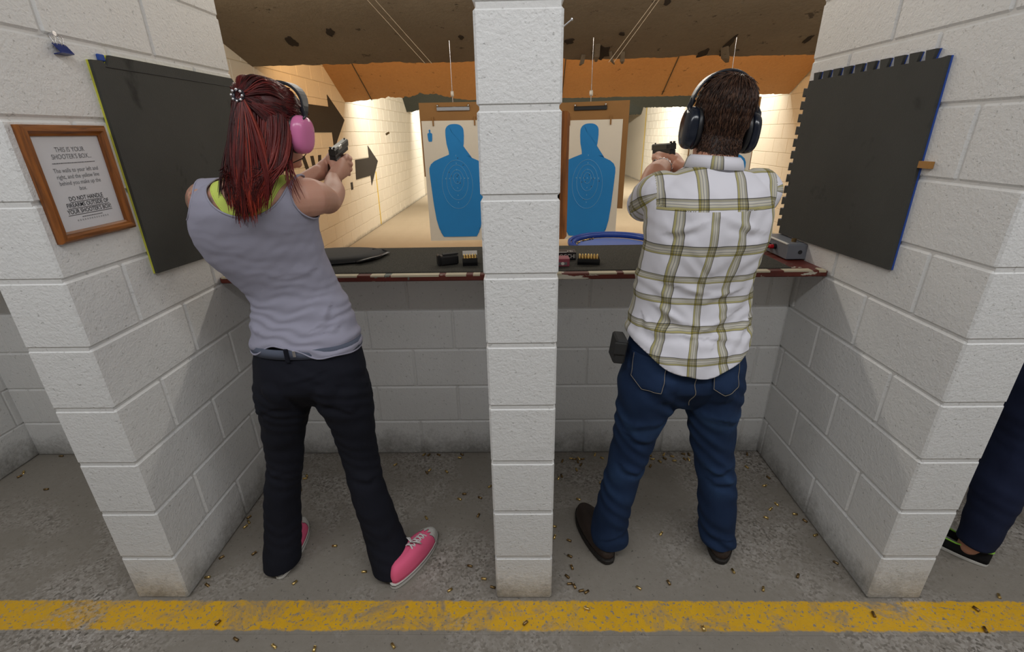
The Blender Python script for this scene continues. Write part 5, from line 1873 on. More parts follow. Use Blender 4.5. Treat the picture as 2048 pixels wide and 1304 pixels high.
# ================================================================== shooter in the plaid shirt
def plaid_material():
    t = NT('plaid_cotton')
    uvn = t.n('ShaderNodeUVMap')
    uvn.uv_map = 'uv'
    s = t.xyz(uvn.outputs[0])
    base = srgb(226, 225, 233)
    dark, olive, sand, grey = srgb(52, 46, 34), srgb(126, 118, 56), srgb(176, 168, 118), srgb(128, 126, 112)
    W_ = (1, 1, 1, 1)

    def band(coord):
        f = t.math('FRACT', coord, 0.0)
        k = lambda c, a=1.0: tuple(1 - a * (1 - min(1.0, c[i] / base[i])) for i in range(3)) + (1,)
        stops = [(0.0, W_), (0.02, k(dark, 0.9)), (0.035, k(sand)), (0.085, k(grey, 0.8)), (0.105, k(sand, 0.6)), (0.15, k(dark, 0.7)), (0.165, k(sand, 0.5)), (0.21, k(grey, 0.7)), (0.23, k(olive, 0.7)), (0.275, k(dark, 0.9)), (0.295, W_)]
        return t.ramp(f, stops, 'CONSTANT')
    c = t.mix(1.0, band(s[0]), band(s[1]), 'MULTIPLY')
    c = t.mix(1.0, c, base, 'MULTIPLY')
    p = t.pos()
    w = t.noise(p, 1200, 1)
    return t.done(c, 0.85, 0, t.bump(w, 0.2, 0.001), Specular_IOR_Level=0.2)


M['plaid'] = plaid_material()
Mn = empty('person', (0.57, 1.46, 0))
tag(Mn, 'person in a white plaid shirt and blue jeans aiming a pistol in the right booth', 'person')
MT = [(0.571, 1.48, 0.78, 0.226, 0.135, 0.150), (0.566, 1.48, 0.84, 0.222, 0.132, 0.148), (0.563, 1.482, 0.89, 0.216, 0.130, 0.140), (0.567, 1.49, 0.936, 0.211, 0.126, 0.132), (0.572, 1.498, 1.006, 0.200, 0.12, 0.112), (0.570, 1.50, 1.077, 0.192, 0.118, 0.110),
      (0.568, 1.492, 1.14, 0.187, 0.118, 0.112), (0.575, 1.482, 1.20, 0.185, 0.12, 0.115), (0.580, 1.475, 1.259, 0.190, 0.122, 0.118), (0.578, 1.474, 1.313, 0.194, 0.12, 0.118), (0.576, 1.476, 1.359, 0.192, 0.112, 0.112),
      (0.576, 1.48, 1.40, 0.180, 0.10, 0.10), (0.578, 1.485, 1.432, 0.140, 0.088, 0.086), (0.580, 1.49, 1.456, 0.095, 0.078, 0.074), (0.582, 1.493, 1.475, 0.070, 0.068, 0.066)]
mr, mxc, myc = tab(MT)
MhM = Matrix.Translation((0.603, 1.535, 1.588)) @ Matrix.Rotation(0.06, 4, 'Z') @ Matrix.Rotation(0.09, 4, 'Y') @ Matrix.Rotation(-0.05, 4, 'X') @ Matrix.Scale(1.0, 4) @ Matrix.Diagonal((0.88, 0.98, 1.03, 1.0))
GM = gun_frame((0.617, 2.02, 1.514), (-0.15, 0.99, -0.05), -0.05)
mR, mwR = grip_hand(GM, 1)
mL, mwL = grip_hand(GM, -1)
eL_, eR_ = Vector((0.458, 1.75, 1.340)), Vector((0.745, 1.755, 1.335))
armsM = [limb([(0.44, 1.50, 1.395), (0.447, 1.64, 1.355), eL_, (0.512, 1.855, 1.418), mwL, GM @ Vector((-0.050, -0.07, -0.048))], [0.058, 0.05, 0.045, 0.045, (0.027, 0.031), (0.027, 0.032)], 18),
         limb([(0.73, 1.50, 1.395), (0.745, 1.63, 1.375), eR_, (0.702, 1.865, 1.395), mwR, GM @ Vector((0.016, -0.07, -0.048))], [0.058, 0.05, 0.045, 0.045, (0.027, 0.031), (0.027, 0.032)], 18)]
slim = loft([hring((x, y, z), min(hw - 0.02, 0.178), min(df - 0.018, 0.10), min(db - 0.018, 0.095)) for x, y, z, hw, df, db in MT[1:]])
neckM = [limb([(0.585, 1.495, 1.43), (0.590, 1.508, 1.50), MhM @ Vector((0, -0.016, -0.05))], [0.066, 0.061, 0.062], 18)]
bV, bT = fuse([slim] + armsM + mR + mL + neckM + head_parts(MhM), 0.0042, 5)
skin_obj('body', bV, bT, M['skin_m'], Mn, attr={'tattoo': np.zeros(len(bV))})
face_extras(MhM, Mn, M['hair_brown'], M['iris_brown'])
pistol(GM, 'black pistol held out by the shooter in the plaid shirt')

# shirt
slL = [Vector((0.435, 1.49, 1.390)), Vector((0.432, 1.60, 1.366)), Vector((0.444, 1.68, 1.343)), Vector((0.451, 1.735, 1.328)), Vector((0.454, 1.76, 1.322))]
slR = [Vector((0.728, 1.49, 1.392)), Vector((0.743, 1.59, 1.370)), Vector((0.746, 1.67, 1.352)), Vector((0.745, 1.72, 1.342)), Vector((0.745, 1.75, 1.337))]
shV, shT = fuse([loft(mr), limb(slL, [0.072, 0.064, 0.060, 0.058, 0.058], 20), limb(slR, [0.072, 0.064, 0.060, 0.058, 0.058], 20),
                 limb([(0.50, 1.405, 1.36), (0.505, 1.40, 1.29)], [0.04, 0.035], 12), limb([(0.655, 1.405, 1.36), (0.65, 1.40, 1.29)], [0.04, 0.035], 12)], 0.006, 7)
shN = vnormals(shV, shT)


def sleeve_dist(V, pts):
    d = np.full(len(V), 9.0)
    s = np.zeros(len(V))
    acc = 0.0
    for a, b in zip(pts[:-1], pts[1:]):
        a_, b_ = np.array(a), np.array(b)
        L = np.linalg.norm(b_ - a_)
        u = (b_ - a_) / L
        t_ = np.clip((V - a_) @ u, 0, L)
        q = np.linalg.norm(V - a_ - t_[:, None] * u, axis=1)
        m = q < d
        d = np.where(m, q, d)
        s = np.where(m, acc + t_, s)
        acc += L
    return d, s


z = shV[:, 2]
lateral = shV[:, 0] - mxc(z)
amp = np.interp(z, [0.8, 0.9, 1.0, 1.1, 1.25, 1.45], [0.003, 0.004, 0.0055, 0.0045, 0.0025, 0.0015])
ph = z * 95 - np.abs(lateral) * 60 + 2.0 * np.sin(lateral * 16 + 0.6) + 1.3 * np.sin(z * 33 + lateral * 31)
shV = shV + shN * (amp * np.sin(ph) * 0.45 + 0.0045 * vnoise(shV * 13, 3) + 0.002 * vnoise(shV * 34, 7))[:, None]
fs = [((0.47, 1.37, 1.30), (1, 0, 0.35), 0.10, 0.012, 0.006), ((0.68, 1.37, 1.30), (-1, 0, 0.35), 0.10, 0.012, 0.006), ((0.575, 1.37, 1.25), (0, 0, 1), 0.12, 0.012, 0.006), ((0.49, 1.39, 1.02), (1, 0, -0.45), 0.12, 0.013, 0.010), ((0.66, 1.39, 1.02), (-1, 0, -0.5), 0.12, 0.013, 0.010),
      ((0.55, 1.39, 0.96), (1, 0, -0.12), 0.14, 0.014, 0.009), ((0.50, 1.38, 1.12), (1, 0, -0.2), 0.12, 0.012, 0.006), ((0.66, 1.38, 1.10), (-1, 0, -0.25), 0.10, 0.012, 0.006), ((0.42, 1.42, 0.97), (0.5, 0, -1), 0.10, 0.012, 0.008), ((0.72, 1.42, 0.97), (-0.5, 0, -1), 0.10, 0.012, 0.008), ((0.60, 1.385, 0.90), (0.4, 0, 1), 0.08, 0.012, 0.006)]
shV = folds(shV, shN, 1.0, fs)


def shirt_field(V):
    x, y, z = V[:, 0], V[:, 1], V[:, 2]
    hem = z - (0.832 + 0.105 * ((x - 0.575) / 0.21) ** 2 + 0.003 * np.sin(x * 50))
    collar = 0.066 - 0.0 * z
    nk = np.maximum(np.linalg.norm(np.stack([x - 0.585, y - 1.497], 1), axis=1) - 0.066, 1.462 - z)
    cuffL = slL[-1].y - 0.002 - y
    cuffR = slR[-1].y - 0.002 - y
    c = np.where(x < 0.58, cuffL, cuffR)
    return np.minimum(np.minimum(hem, nk), c)


shV, shT = clip(shV, shT, shirt_field(shV))
# plaid coordinates, piece by piece: yoke, body, sleeves
fc = shV[shT].mean(1)
dL, sL = sleeve_dist(fc, slL)
dR, sR = sleeve_dist(fc, slR)
isL = (dL < 0.088) & (fc[:, 0] < 0.405 + 0.25 * np.clip(fc[:, 1] - 1.52, 0, 1) * 4)
isR = (dR < 0.088) & (fc[:, 0] > 0.757 - 0.25 * np.clip(fc[:, 1] - 1.52, 0, 1) * 4)
back = fc[:, 1] < myc(fc[:, 2]) + 0.01
yoke_z = 1.352 + 0.022 * ((fc[:, 0] - 0.575) / 0.2) ** 2
isY = (fc[:, 2] > yoke_z) & (fc[:, 1] < 1.53) & ~isL & ~isR
zb = np.array([0.72, 0.80, 0.885, 0.985, 1.075, 1.145, 1.235, 1.372, 1.50])
ib = np.arange(len(zb), dtype=float)
C = shV[shT]
px, py, pz = C[..., 0], C[..., 1], C[..., 2]
ang = np.arctan2(px - mxc(pz.ravel()).reshape(pz.shape), -(py - myc(pz.ravel()).reshape(pz.shape)))
Ub = (ang * 0.165 + 0.044) / 0.118
Vb = np.interp(pz, zb, ib) + 0.15
Uy = (px - 0.575) / 0.112 + 0.62
Vy = (pz - 1.372) / 0.112 + 0.15 + 7.0 + np.maximum(0, py - 1.42) * 4


def sleeve_uv(C, pts):
    d, s = sleeve_dist(C.reshape(-1, 3), pts)
    a0, a1 = np.array(pts[0]), np.array(pts[-1])
    u = (a1 - a0) / np.linalg.norm(a1 - a0)
    q = C.reshape(-1, 3) - a0
    s = q @ u
    q = q - s[:, None] * u
    up = np.array([0, 0, 1.0]) - u * u[2]
    up /= np.linalg.norm(up)
    sd = np.cross(u, up)
    ang_ = np.arctan2(q @ sd, q @ up)
    return (ang_ * 0.066 / 0.112).reshape(C.shape[:2]) + 0.3, (s / 0.112).reshape(C.shape[:2]) + 0.2


UL, VL = sleeve_uv(C, slL)
UR, VR = sleeve_uv(C, slR)
U, V_ = Ub.copy(), Vb.copy()
U[isY], V_[isY] = Uy[isY], Vy[isY]
U[isL], V_[isL] = UL[isL], VL[isL]
U[isR], V_[isR] = UR[isR], VR[isR]
shirt = skin_obj('plaid_shirt', shV, shT, M['plaid'], Mn, 0.003, uv=np.stack([U, V_], -1).reshape(-1, 2))
# collar: folded band around the neck
cv, cf, cuv = [], [], []
NC = 40
for k in range(NC + 1):
    a = -math.pi * 0.9 + 1.8 * math.pi * k / NC
    dx, dy = math.sin(a), -math.cos(a)
    for r_, zz in ((0.067, 1.452), (0.0685, 1.494), (0.0715, 1.498), (0.080, 1.488), (0.088, 1.462 - 0.012 * max(0, -math.cos(a)))):
        cv.append((0.586 + dx * r_, 1.500 + dy * r_ * 0.98, zz + 0.010 * dy * -0.2 - 0.006 * dx))
for k in range(NC):
    for j in range(4):
        cf.append((k * 5 + j, k * 5 + 5 + j, k * 5 + 6 + j, k * 5 + 1 + j))
me = mesh('collar', cv, cf, M['plaid'], True)
ul = me.uv_layers.new(name='uv')
for lp in me.loops:
    k, j = divmod(lp.vertex_index, 5)
    ul.data[lp.index].uv = (k / NC * 3.6 + 0.52, [0.5, 0.75, 0.8, 0.86, 1.02][j])
co = link('collar', fix_normals(me), shirt)
co.modifiers.new('s', 'SOLIDIFY').thickness = 0.002
# turned sleeve ends
for pts in (slL, slR):
    a, b = pts[-2], pts[-1]
    u = (b - a).normalized()
    x_ = u.cross(Vector((0, 0, 1))).normalized()
    y_ = x_.cross(u)
    ring = [b - u * 0.006 + x_ * 0.059 * math.cos(q) + y_ * 0.059 * math.sin(q) for q in np.linspace(0, 2 * math.pi, 30)]
    me = MB().tube(ring, [(0.0035, 0.011)] * 30, 8, caps=False).data('cuff', M['plaid'], True)
    ul = me.uv_layers.new(name='uv')
    for lp in me.loops:
        k, j = divmod(lp.vertex_index, 8)
        ul.data[lp.index].uv = (k / 30 * 3.5, j / 8 * 0.2 + 0.5)
    link('cuff', me, shirt)

# jeans
MLg = [(0.462, 1.482, 0.84, 0.098), (0.455, 1.48, 0.74, 0.108), (0.450, 1.48, 0.665, 0.103), (0.431, 1.48, 0.579, 0.088), (0.421, 1.48, 0.49, 0.078), (0.401, 1.47, 0.406, 0.073), (0.382, 1.46, 0.319, 0.068), (0.362, 1.45, 0.229, 0.068), (0.350, 1.44, 0.149, 0.069), (0.346, 1.43, 0.08, 0.073), (0.347, 1.425, 0.045, 0.075), (0.347, 1.425, 0.02, 0.075)]
MRg = [(0.675, 1.482, 0.84, 0.098), (0.685, 1.48, 0.74, 0.106), (0.690, 1.48, 0.665, 0.101), (0.703, 1.48, 0.578, 0.088), (0.716, 1.48, 0.488, 0.078), (0.730, 1.47, 0.405, 0.072), (0.748, 1.46, 0.318, 0.071), (0.760, 1.45, 0.228, 0.073), (0.768, 1.44, 0.148, 0.069), (0.776, 1.43, 0.09, 0.069), (0.779, 1.425, 0.045, 0.071), (0.779, 1.425, 0.02, 0.071)]
pel, _, _ = tab([(0.570, 1.48, 0.66, 0.10, 0.06, 0.06), (0.570, 1.48, 0.70, 0.165, 0.09, 0.095), (0.570, 1.48, 0.76, 0.212, 0.115, 0.128), (0.569, 1.482, 0.82, 0.212, 0.115, 0.130), (0.567, 1.484, 0.88, 0.197, 0.110, 0.116), (0.566, 1.490, 0.95, 0.182, 0.104, 0.098), (0.566, 1.494, 0.99, 0.176, 0.100, 0.090)])
jV, jT = fuse([loft(pel), leg_rings(MLg, 1.08), leg_rings(MRg, 1.08), limb([(0.475, 1.40, 0.79), (0.47, 1.41, 0.74)], [0.062, 0.055], 14), limb([(0.665, 1.40, 0.79), (0.67, 1.41, 0.74)], [0.062, 0.055], 14)], 0.006, 6)
jN = vnormals(jV, jT)
z = jV[:, 2]
ph = z * 78 + jV[:, 0] * 38 + 2.2 * np.sin(z * 19 + jV[:, 0] * 23) + 1.2 * np.sin(jV[:, 1] * 37)
amp = np.interp(z, [0.0, 0.08, 0.2, 0.35, 0.5, 0.65, 0.72, 0.85], [0.005, 0.006, 0.003, 0.004, 0.003, 0.005, 0.004, 0.001])
crease = np.sin(ph)
jV = jV + jN * (amp * crease * 0.7 + 0.0035 * vnoise(jV * 17, 11))[:, None]
jV = folds(jV, jN, 1.0, [((0.42, 1.39, 0.62), (1, 0, 0.15), 0.09, 0.016, 0.008), ((0.40, 1.39, 0.56), (1, 0, -0.2), 0.07, 0.014, 0.008), ((0.71, 1.39, 0.64), (-1, 0, 0.2), 0.08, 0.016, 0.008), ((0.40, 1.39, 0.42), (1, 0, -0.3), 0.06, 0.013, 0.010), ((0.73, 1.39, 0.41), (1, 0, 0.1), 0.06, 0.013, 0.010), ((0.74, 1.39, 0.36), (1, 0, -0.1), 0.06, 0.012, 0.007), ((0.35, 1.38, 0.12), (1, 0, 0.3), 0.05, 0.012, 0.008), ((0.78, 1.38, 0.11), (1, 0, -0.3), 0.05, 0.012, 0.008)])
zf = jV[:, 2]
fade = np.clip(0.75 * np.exp(-((zf - 0.60) / 0.07) ** 2) + 0.45 * np.exp(-((zf - 0.36) / 0.08) ** 2) + 0.3 * np.exp(-((zf - 0.80) / 0.05) ** 2) + 0.15, 0, 1) * (0.55 + 0.45 * np.clip(vnoise(jV * 22, 4), -1, 1)) * np.clip(0.6 + 0.4 * crease, 0, 1)
zhem = np.where(zf > 0.5, 0.965, 1.0)
keepF = np.where(zf > 0.5, 0.965 - zf, zf - (0.064 + 0.12 * np.clip(jV[:, 1] - 1.43, -0.02, 1)))
idx = np.arange(len(jV))
jV2, jT2 = clip(np.hstack([jV, fade[:, None]]), jT, keepF)
jeans = skin_obj('jeans', jV2[:, :3].copy(), jT2, M['denim'], Mn, 0.003, attr={'fade': jV2[:, 3]})
bvh = BVHTree.FromPolygons([tuple(p) for p in jV2[:, :3]], [tuple(map(int, t_)) for t_ in jT2])


def on_back(x, z, off=0.002):
    hit = bvh.ray_cast(Vector((x, 1.1, z)), Vector((0, 1, 0)))
    if hit[0] is None:
        return Vector((x, 1.42, z))
    return hit[0] + Vector((0, -off, 0))


def pocket(poly):
    bm = bmesh.new()
    bm.faces.new([bm.verts.new((x, 0, z)) for x, z in poly])
    xs = [p[0] for p in poly]
    zs = [p[1] for p in poly]
    for q in np.linspace(min(xs), max(xs), 10)[1:-1]:
        bmesh.ops.bisect_plane(bm, geom=bm.verts[:] + bm.edges[:] + bm.faces[:], plane_co=(q, 0, 0), plane_no=(1, 0, 0))
    for q in np.linspace(min(zs), max(zs), 10)[1:-1]:
        bmesh.ops.bisect_plane(bm, geom=bm.verts[:] + bm.edges[:] + bm.faces[:], plane_co=(0, 0, q), plane_no=(0, 0, 1))
    for v in bm.verts:
        v.co = on_back(v.co.x, v.co.z, 0.0035)
    bmesh.ops.recalc_face_normals(bm, faces=bm.faces)
    me = bpy.data.meshes.new('back_pocket')
    bm.to_mesh(me)
    bm.free()
    at = me.attributes.new('fade', 'FLOAT', 'POINT')
    at.data.foreach_set('value', [0.12] * len(me.vertices))
    me.materials.append(M['denim'])
    me.polygons.foreach_set('use_smooth', [True] * len(me.polygons))
    o = link('back_pocket', me, jeans)
    so = o.modifiers.new('s', 'SOLIDIFY')
    so.thickness, so.offset = 0.004, 0
    cx, cz = sum(xs) / len(xs), sum(zs) / len(zs)
    for k in (0.93,):
        pts = []
        P = [(cx + (x - cx) * k, cz + (z - cz) * k) for x, z in poly]
        for a, b in zip(P, P[1:]):
            for q in np.linspace(0, 1, 12):
                pts.append(on_back(a[0] + (b[0] - a[0]) * q, a[1] + (b[1] - a[1]) * q, 0.0072))
        MB().tube(pts, 0.0009, 5).build('stitching', M['stitch'], o)


pocket([(0.378, 0.885), (0.370, 0.800), (0.402, 0.764), (0.458, 0.772), (0.480, 0.875)])
pocket([(0.622, 0.875), (0.624, 0.785), (0.664, 0.762), (0.712, 0.790), (0.722, 0.885)])
# centre and leg seams
MB().tube([on_back(0.570 + 0.004 * math.sin(k), zz, 0.001) for k, zz in enumerate(np.linspace(0.86, 0.70, 14))], 0.0012, 5).build('seat_seam', M['stitch'], jeans)

# belt and phone pouch
MB().obox((0.333, 1.465, 0.885), (0.020, 0.042, 0.044), Matrix.Rotation(0.12, 3, 'Y'), 0.006).build('phone_pouch', M['black_matte'], Mn)
pouch = bpy.data.objects['phone_pouch']
MB().obox((0.329, 1.421, 0.900), (0.021, 0.004, 0.022), Matrix.Rotation(0.12, 3, 'Y'), 0.003).build('pouch_flap', M['black_matte'], pouch)


# boots
def boot(heel, yaw, L, Wd, parent):
    Ms = shoe_M(heel, yaw, L)
    out = foot_outline(L, Wd, heel=0.86)
    root = empty('leather_boot', heel)
    root.parent = parent
    root.matrix_parent_inverse = parent.matrix_basis.inverted()
    v, f = stack(Ms, out, [(0.001, 0.97, 0, None), (0.004, 1.0, 0, None), (0.020, 1.01, 0, None), (0.024, 0.98, 0, None)])
    MB().add(v, f).build('sole', M['boot_sole'], root)
    hgt = lambda u: np.interp(u, [0, 0.1, 0.3, 0.42, 0.6, 0.8, 0.93, 1.0], [0.036, 0.044, 0.066, 0.078, 0.070, 0.055, 0.045, 0.034])
    rings = []
    for s, k in ((0.96, 0.0), (0.955, 0.30), (0.90, 0.60), (0.76, 0.85), (0.55, 0.97), (0.22, 1.0)):
        rings.append([Ms @ Vector((x * s, y * (1 - (1 - s) * 0.35) * 0.98, 0.020 + k * hgt((y * (1 - (1 - s) * 0.35) + L / 2) / L))) for x, y in out])
    MB().add(*loft(rings)).build('upper', M['boot'], root, smooth=True)
    MB().add(*limb([Ms @ Vector((0, -L * 0.20, 0.06)), Ms @ Vector((0, -L * 0.18, 0.14))], [(0.032, 0.036), (0.030, 0.034)], 16)).build('shaft', M['boot'], root, smooth=True)
    seam = [Ms @ Vector((x * 0.985, y * 0.985, 0.028)) for x, y in out]
    MB().tube(seam + seam[:1], 0.0015, 5, caps=False).build('welt', M['boot_sole'], root)
    return root


boot((0.338, 1.344, 0), 0.27, 0.305, 0.056, Mn)
boot((0.765, 1.346, 0), -0.34, 0.300, 0.056, Mn)

# wristwatch on the left wrist
a = (mwL - Vector((0.512, 1.855, 1.418))).normalized()
c_ = mwL - a * 0.022
x_ = a.cross(Vector((0, 0, 1))).normalized()
y_ = x_.cross(a)
ring = [c_ + x_ * 0.0315 * math.cos(q) + y_ * 0.0345 * math.sin(q) for q in np.linspace(0, 2 * math.pi, 33)]
watch = MB().tube(ring, [(0.0022, 0.009)] * 33, 8, caps=False).build('wristwatch', M['steel'], Mn, smooth=True)
for k in range(0, 32, 2):
    p = ring[k]
    o_ = (p - c_).normalized()
    MB().tube([p - a * 0.008 + o_ * 0.003, p + a * 0.008 + o_ * 0.003], 0.0022, 6).build('strap_link', M['black_plastic'] if k % 4 else M['steel'], watch)
d_ = (-x_ * 0.9 + y_ * 0.35).normalized()
MB().tube([c_ + d_ * 0.032, c_ + d_ * 0.043], 0.019, 20).build('watch_case', M['black_plastic'], watch)
MB().tube([c_ + d_ * 0.043, c_ + d_ * 0.0445], 0.016, 20).build('watch_dial', M['steel'], watch)

# short hair
hV, hT = fuse(head_parts(MhM) + neckM, 0.005, 18)
hN = vnormals(hV, hT)
loc = np.array([tuple(MhM.inverted() @ Vector(p)) for p in hV])
side = np.abs(loc[:, 0])
F = loc[:, 2] - np.where(loc[:, 1] < -0.03, -0.088 + 0.25 * np.maximum(0, side - 0.045), -0.088 + (loc[:, 1] + 0.03) * 2.0)
F = np.minimum(F, 0.076 - loc[:, 1])
thick = np.interp(loc[:, 2], [-0.09, -0.05, 0.02, 0.08, 0.12], [0.0003, 0.0022, 0.005, 0.009, 0.011])
cV, cT = clip(hV + hN * thick[:, None], hT, F)
hairM = skin_obj('hair', cV, cT, M['hair_brown'], Mn, attr={'rnd': np.full(len(cV), 0.12)})
rs = np.random.RandomState(8)
tri = cV[cT]
ar = np.linalg.norm(np.cross(tri[:, 1] - tri[:, 0], tri[:, 2] - tri[:, 0]), axis=1)
pick = rs.choice(len(cT), 6500, p=ar / ar.sum())
cN = vnormals(cV, cT)
crown = np.array(tuple(MhM @ Vector((0.012, -0.045, 0.115))))
cur = []
upv = np.array(tuple(MhM.to_3x3() @ Vector((0, 0, 1))))
upv /= np.linalg.norm(upv)
for q in pick:
    w = rs.dirichlet((1, 1, 1))
    p = (cV[cT[q]] * w[:, None]).sum(0)
    n_ = cN[cT[q]].mean(0)
    n_ /= np.linalg.norm(n_) + 1e-9
    flow = p - crown
    flow = flow / (np.linalg.norm(flow) + 1e-6)
    flow = flow - 0.8 * upv
    flow -= n_ * (flow @ n_)
    flow /= np.linalg.norm(flow) + 1e-6
    flow += rs.randn(3) * 0.09
    lz = (MhM.inverted() @ Vector(p)).z
    L = np.interp(lz, [-0.09, -0.05, 0.0, 0.1], [0.008, 0.014, 0.020, 0.026]) * rs.uniform(0.7, 1.2)
    cur.append(([p - n_ * 0.001, p + n_ * 0.0016 + flow * L * 0.35, p + n_ * 0.0012 + flow * L * 0.7, p - n_ * 0.001 + flow * L], np.interp(lz, [-0.09, 0.0], [0.0008, 0.0012]) * rs.uniform(0.7, 1.3)))
strands('hair_strands', cur, M['hair_brown'], hairM, seed=9, taper=0.2)
muffs(MhM, 'm', 'navy ear defenders with a black headband on the shooter in plaid', M['muff_navy'], M['band_black'], 0.044, 0.057, 0.036, 0.076, 'x', band_r=0.114, band_back=0.0, zc=-0.020, yc=0.0, pad=0.018, band_top=0.136)

# ================================================================== third shooter, mostly out of frame
Tp = empty('person', (1.90, 1.42, 0))
tag(Tp, 'person at the right edge in dark jeans and black slip-on shoes, mostly out of view', 'person')
TL = [(1.865, 1.48, 0.86, 0.098), (1.845, 1.47, 0.74, 0.098), (1.832, 1.465, 0.66, 0.090), (1.822, 1.455, 0.55, 0.082), (1.812, 1.445, 0.44, 0.076), (1.790, 1.425, 0.33, 0.075), (1.768, 1.40, 0.22, 0.066), (1.752, 1.385, 0.13, 0.058), (1.745, 1.38, 0.095, 0.056), (1.745, 1.38, 0.07, 0.056)]
TR = [(2.050, 1.48, 0.86, 0.098), (2.084, 1.475, 0.74, 0.098), (2.110, 1.47, 0.66, 0.090), (2.147, 1.46, 0.55, 0.082), (2.179, 1.45, 0.44, 0.074), (2.211, 1.435, 0.33, 0.070), (2.243, 1.42, 0.22, 0.062), (2.266, 1.40, 0.13, 0.056), (2.273, 1.40, 0.095, 0.054), (2.278, 1.40, 0.07, 0.054)]
pel, _, _ = tab([(1.957, 1.48, 0.68, 0.10, 0.06, 0.06), (1.957, 1.48, 0.73, 0.155, 0.09, 0.095), (1.957, 1.48, 0.80, 0.19, 0.11, 0.125), (1.957, 1.48, 0.88, 0.18, 0.105, 0.112), (1.957, 1.48, 0.98, 0.165, 0.10, 0.10)])
V3, T3 = fuse([loft(pel), leg_rings(TL, 1.08), leg_rings(TR, 1.08)], 0.008, 5)
N3 = vnormals(V3, T3)
V3 = V3 + N3 * (0.0012 * np.sin(V3[:, 2] * 90 + V3[:, 0] * 40 + 2 * np.sin(V3[:, 2] * 23)) + 0.003 * vnoise(V3 * 18, 2))[:, None]
F3 = np.where(V3[:, 2] > 0.5, 1, V3[:, 2] - 0.085)
V3, T3 = clip(V3, T3, F3)
skin_obj('jeans', V3, T3, M['denim_dark'], Tp, 0.003, attr={'fade': np.clip(0.3 + 0.4 * vnoise(V3 * 9, 6), 0, 1)})
tr3 = [(1.957, 1.48, 0.93, 0.17, 0.105, 0.105), (1.957, 1.48, 1.05, 0.155, 0.10, 0.095), (1.957, 1.47, 1.2, 0.165, 0.11, 0.10), (1.957, 1.46, 1.33, 0.178, 0.11, 0.105), (1.957, 1.46, 1.40, 0.165, 0.09, 0.09), (1.957, 1.46, 1.44, 0.11, 0.07, 0.07), (1.957, 1.465, 1.465, 0.06, 0.055, 0.055)]
r3, _, _ = tab(tr3)
Mh3 = Matrix.Translation((1.957, 1.50, 1.60)) @ Matrix.Scale(0.97, 4)
ar3 = [limb([(1.80, 1.46, 1.39), (1.80, 1.60, 1.36), (1.83, 1.72, 1.34), (1.90, 1.83, 1.38), (1.945, 1.95, 1.42)], [0.055, 0.046, 0.042, 0.038, 0.027], 16), limb([(2.115, 1.46, 1.39), (2.12, 1.60, 1.36), (2.09, 1.72, 1.34), (2.01, 1.83, 1.38), (1.965, 1.95, 1.42)], [0.055, 0.046, 0.042, 0.038, 0.027], 16)]
G3 = gun_frame((1.957, 2.00, 1.49), (0.0, 1, 0.0))
h3R, _w = grip_hand(G3, 1)
h3L, _w = grip_hand(G3, -1)
sk3 = [limb([(1.765, 1.365, 0.14), (1.750, 1.378, 0.09), (1.738, 1.39, 0.05)], [0.040, 0.036, 0.036], 14), limb([(2.265, 1.40, 0.14), (2.275, 1.40, 0.09), (2.28, 1.41, 0.05)], [0.040, 0.036, 0.036], 14)]
lower3 = [limb([(1.865, 1.48, 0.90), (1.815, 1.45, 0.45), (1.757, 1.375, 0.11)], [0.07, 0.05, 0.036], 14), limb([(2.05, 1.48, 0.90), (2.175, 1.45, 0.45), (2.27, 1.40, 0.11)], [0.07, 0.05, 0.036], 14)]
core3 = [loft([hring((x, y, z), hw - 0.012, df - 0.012, db - 0.012) for x, y, z, hw, df, db in tr3]), loft([hring((1.957, 1.48, zz), 0.15, 0.09, 0.10) for zz in (0.80, 0.88, 0.96)])]
B3, BT3 = fuse(core3 + ar3 + h3R + h3L + sk3 + lower3 + [limb([(1.957, 1.465, 1.44), (1.957, 1.48, 1.53)], [0.056, 0.055], 14)] + head_parts(Mh3), 0.005, 5)
skin_obj('body', B3, BT3, M['skin_m'], Tp, attr={'tattoo': np.zeros(len(B3))})
face_extras(Mh3, Tp, M['hair_brown'], M['iris_brown'])
S3, ST3 = fuse([loft(r3), limb([(1.80, 1.46, 1.39), (1.79, 1.56, 1.365)], [0.064, 0.058], 16), limb([(2.115, 1.46, 1.39), (2.125, 1.56, 1.365)], [0.064, 0.058], 16)], 0.008, 5)
f3 = np.maximum(np.linalg.norm(S3[:, :2] - np.array([1.957, 1.465]), axis=1) - 0.062, 1.45 - S3[:, 2])
S3, ST3 = clip(S3, ST3, f3)
skin_obj('t_shirt', S3, ST3, M['navy'], Tp, 0.003)
hV, hT = fuse(head_parts(Mh3), 0.006, 5)
loc = np.array([tuple(Mh3.inverted() @ Vector(p)) for p in hV])
cV, cT = clip(hV + vnormals(hV, hT) * 0.012, hT, loc[:, 2] - (-0.07 + np.maximum(0, loc[:, 1] + 0.02) * 1.7))
skin_obj('hair', cV, cT, M['hair_brown'], Tp, attr={'rnd': np.full(len(cV), 0.2)})
pistol(G3, 'black pistol held by the third shooter, out of view to the right')
muffs(Mh3, 't', 'black ear defenders on the third shooter at the right edge', M['muff_navy'], M['band_black'], 0.042, 0.055, 0.034, 0.075, 'x', band_r=0.112, zc=-0.02)
M['slip_black'] = m_cloth('black_canvas', (0.012, 0.012, 0.013, 1), 0.2, 700)
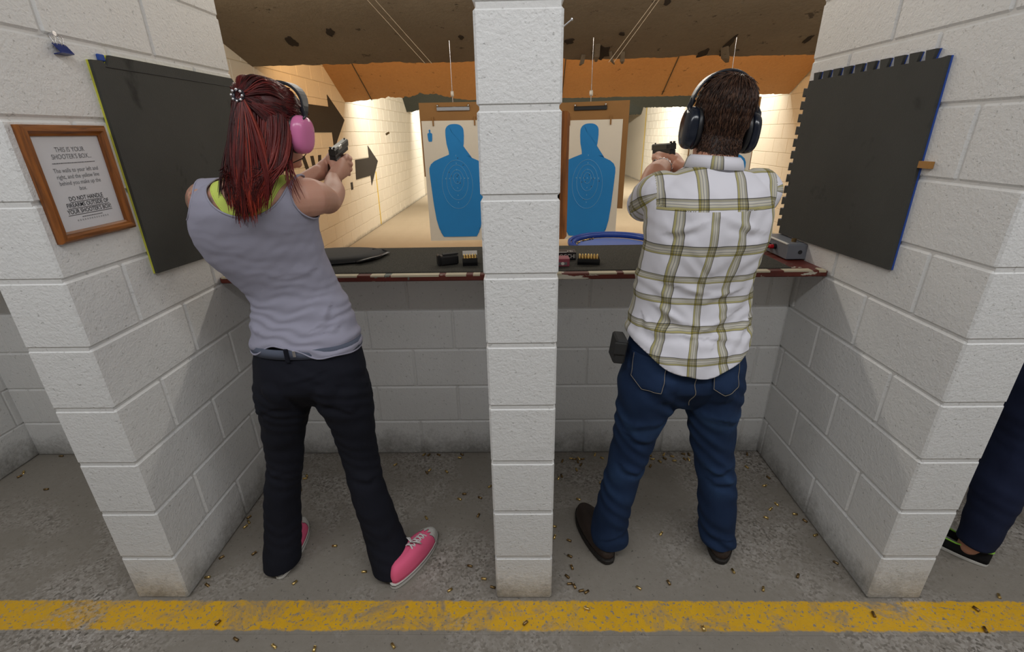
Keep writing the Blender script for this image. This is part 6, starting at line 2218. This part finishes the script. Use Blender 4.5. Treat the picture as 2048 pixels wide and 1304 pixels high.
M['lime_trim'] = plain('lime_trim', srgb(150, 214, 70), 0.6)


def slip_on(heel, yaw, L, Wd, parent):
    Ms = shoe_M(heel, yaw, L)
    out = foot_outline(L, Wd, heel=0.78)
    root = empty('slip_on_shoe', heel)
    root.parent = parent
    root.matrix_parent_inverse = parent.matrix_basis.inverted()
    v, f = stack(Ms, out, [(0.001, 0.97, 0, None), (0.003, 1.0, 0, None), (0.012, 1.0, 0, None), (0.015, 0.98, 0, None)])
    MB().add(v, f).build('sole', M['rubber_white'], root)
    rim = lambda y: float(np.interp(y / L + 0.5, [0, 0.1, 0.4, 0.6, 1.0], [0.058, 0.056, 0.042, 0.044, 0.040]))
    rings = []
    for s, k in ((0.955, 0.0), (0.965, 0.35), (0.94, 0.75), (0.88, 1.0)):
        rings.append([Ms @ Vector((x * s, y * (0.97 + 0.03 * s), 0.013 + k * rim(y))) for x, y in out])
    v, f = loft(rings)
    up = MB().add(v, f[:-1]).build('upper', M['slip_black'], root, smooth=True)
    front = [p for p in rings[-1] if (Ms.inverted() @ p).y > L * 0.14]
    c = [Ms.inverted() @ p for p in rings[-1]]
    n_ = len(c)
    toe = MB()
    rr_ = [Vector((p.x, p.y, p.z)) for p in c]
    for k in range(n_):
        a_, b_ = rr_[k], rr_[(k + 1) % n_]
        if a_.y > L * 0.1 and b_.y > L * 0.1:
            toe.add([Ms @ a_, Ms @ b_, Ms @ Vector((b_.x * 0.3, min(b_.y, L * 0.3), b_.z + 0.014)), Ms @ Vector((a_.x * 0.3, min(a_.y, L * 0.3), a_.z + 0.014))], [(0, 1, 2, 3)])
    link('vamp', fix_normals(toe.data('vamp', M['slip_black'], True)), root).modifiers.new('s', 'SOLIDIFY').thickness = 0.002
    MB().tube([Ms @ p for p in rr_] + [Ms @ rr_[0]], 0.0032, 6, caps=False).build('collar_trim', M['lime_trim'], root, smooth=True)
    return root


slip_on((1.783, 1.338, 0), 0.62, 0.26, 0.043, Tp)
slip_on((2.275, 1.34, 0), -0.1, 0.26, 0.043, Tp)
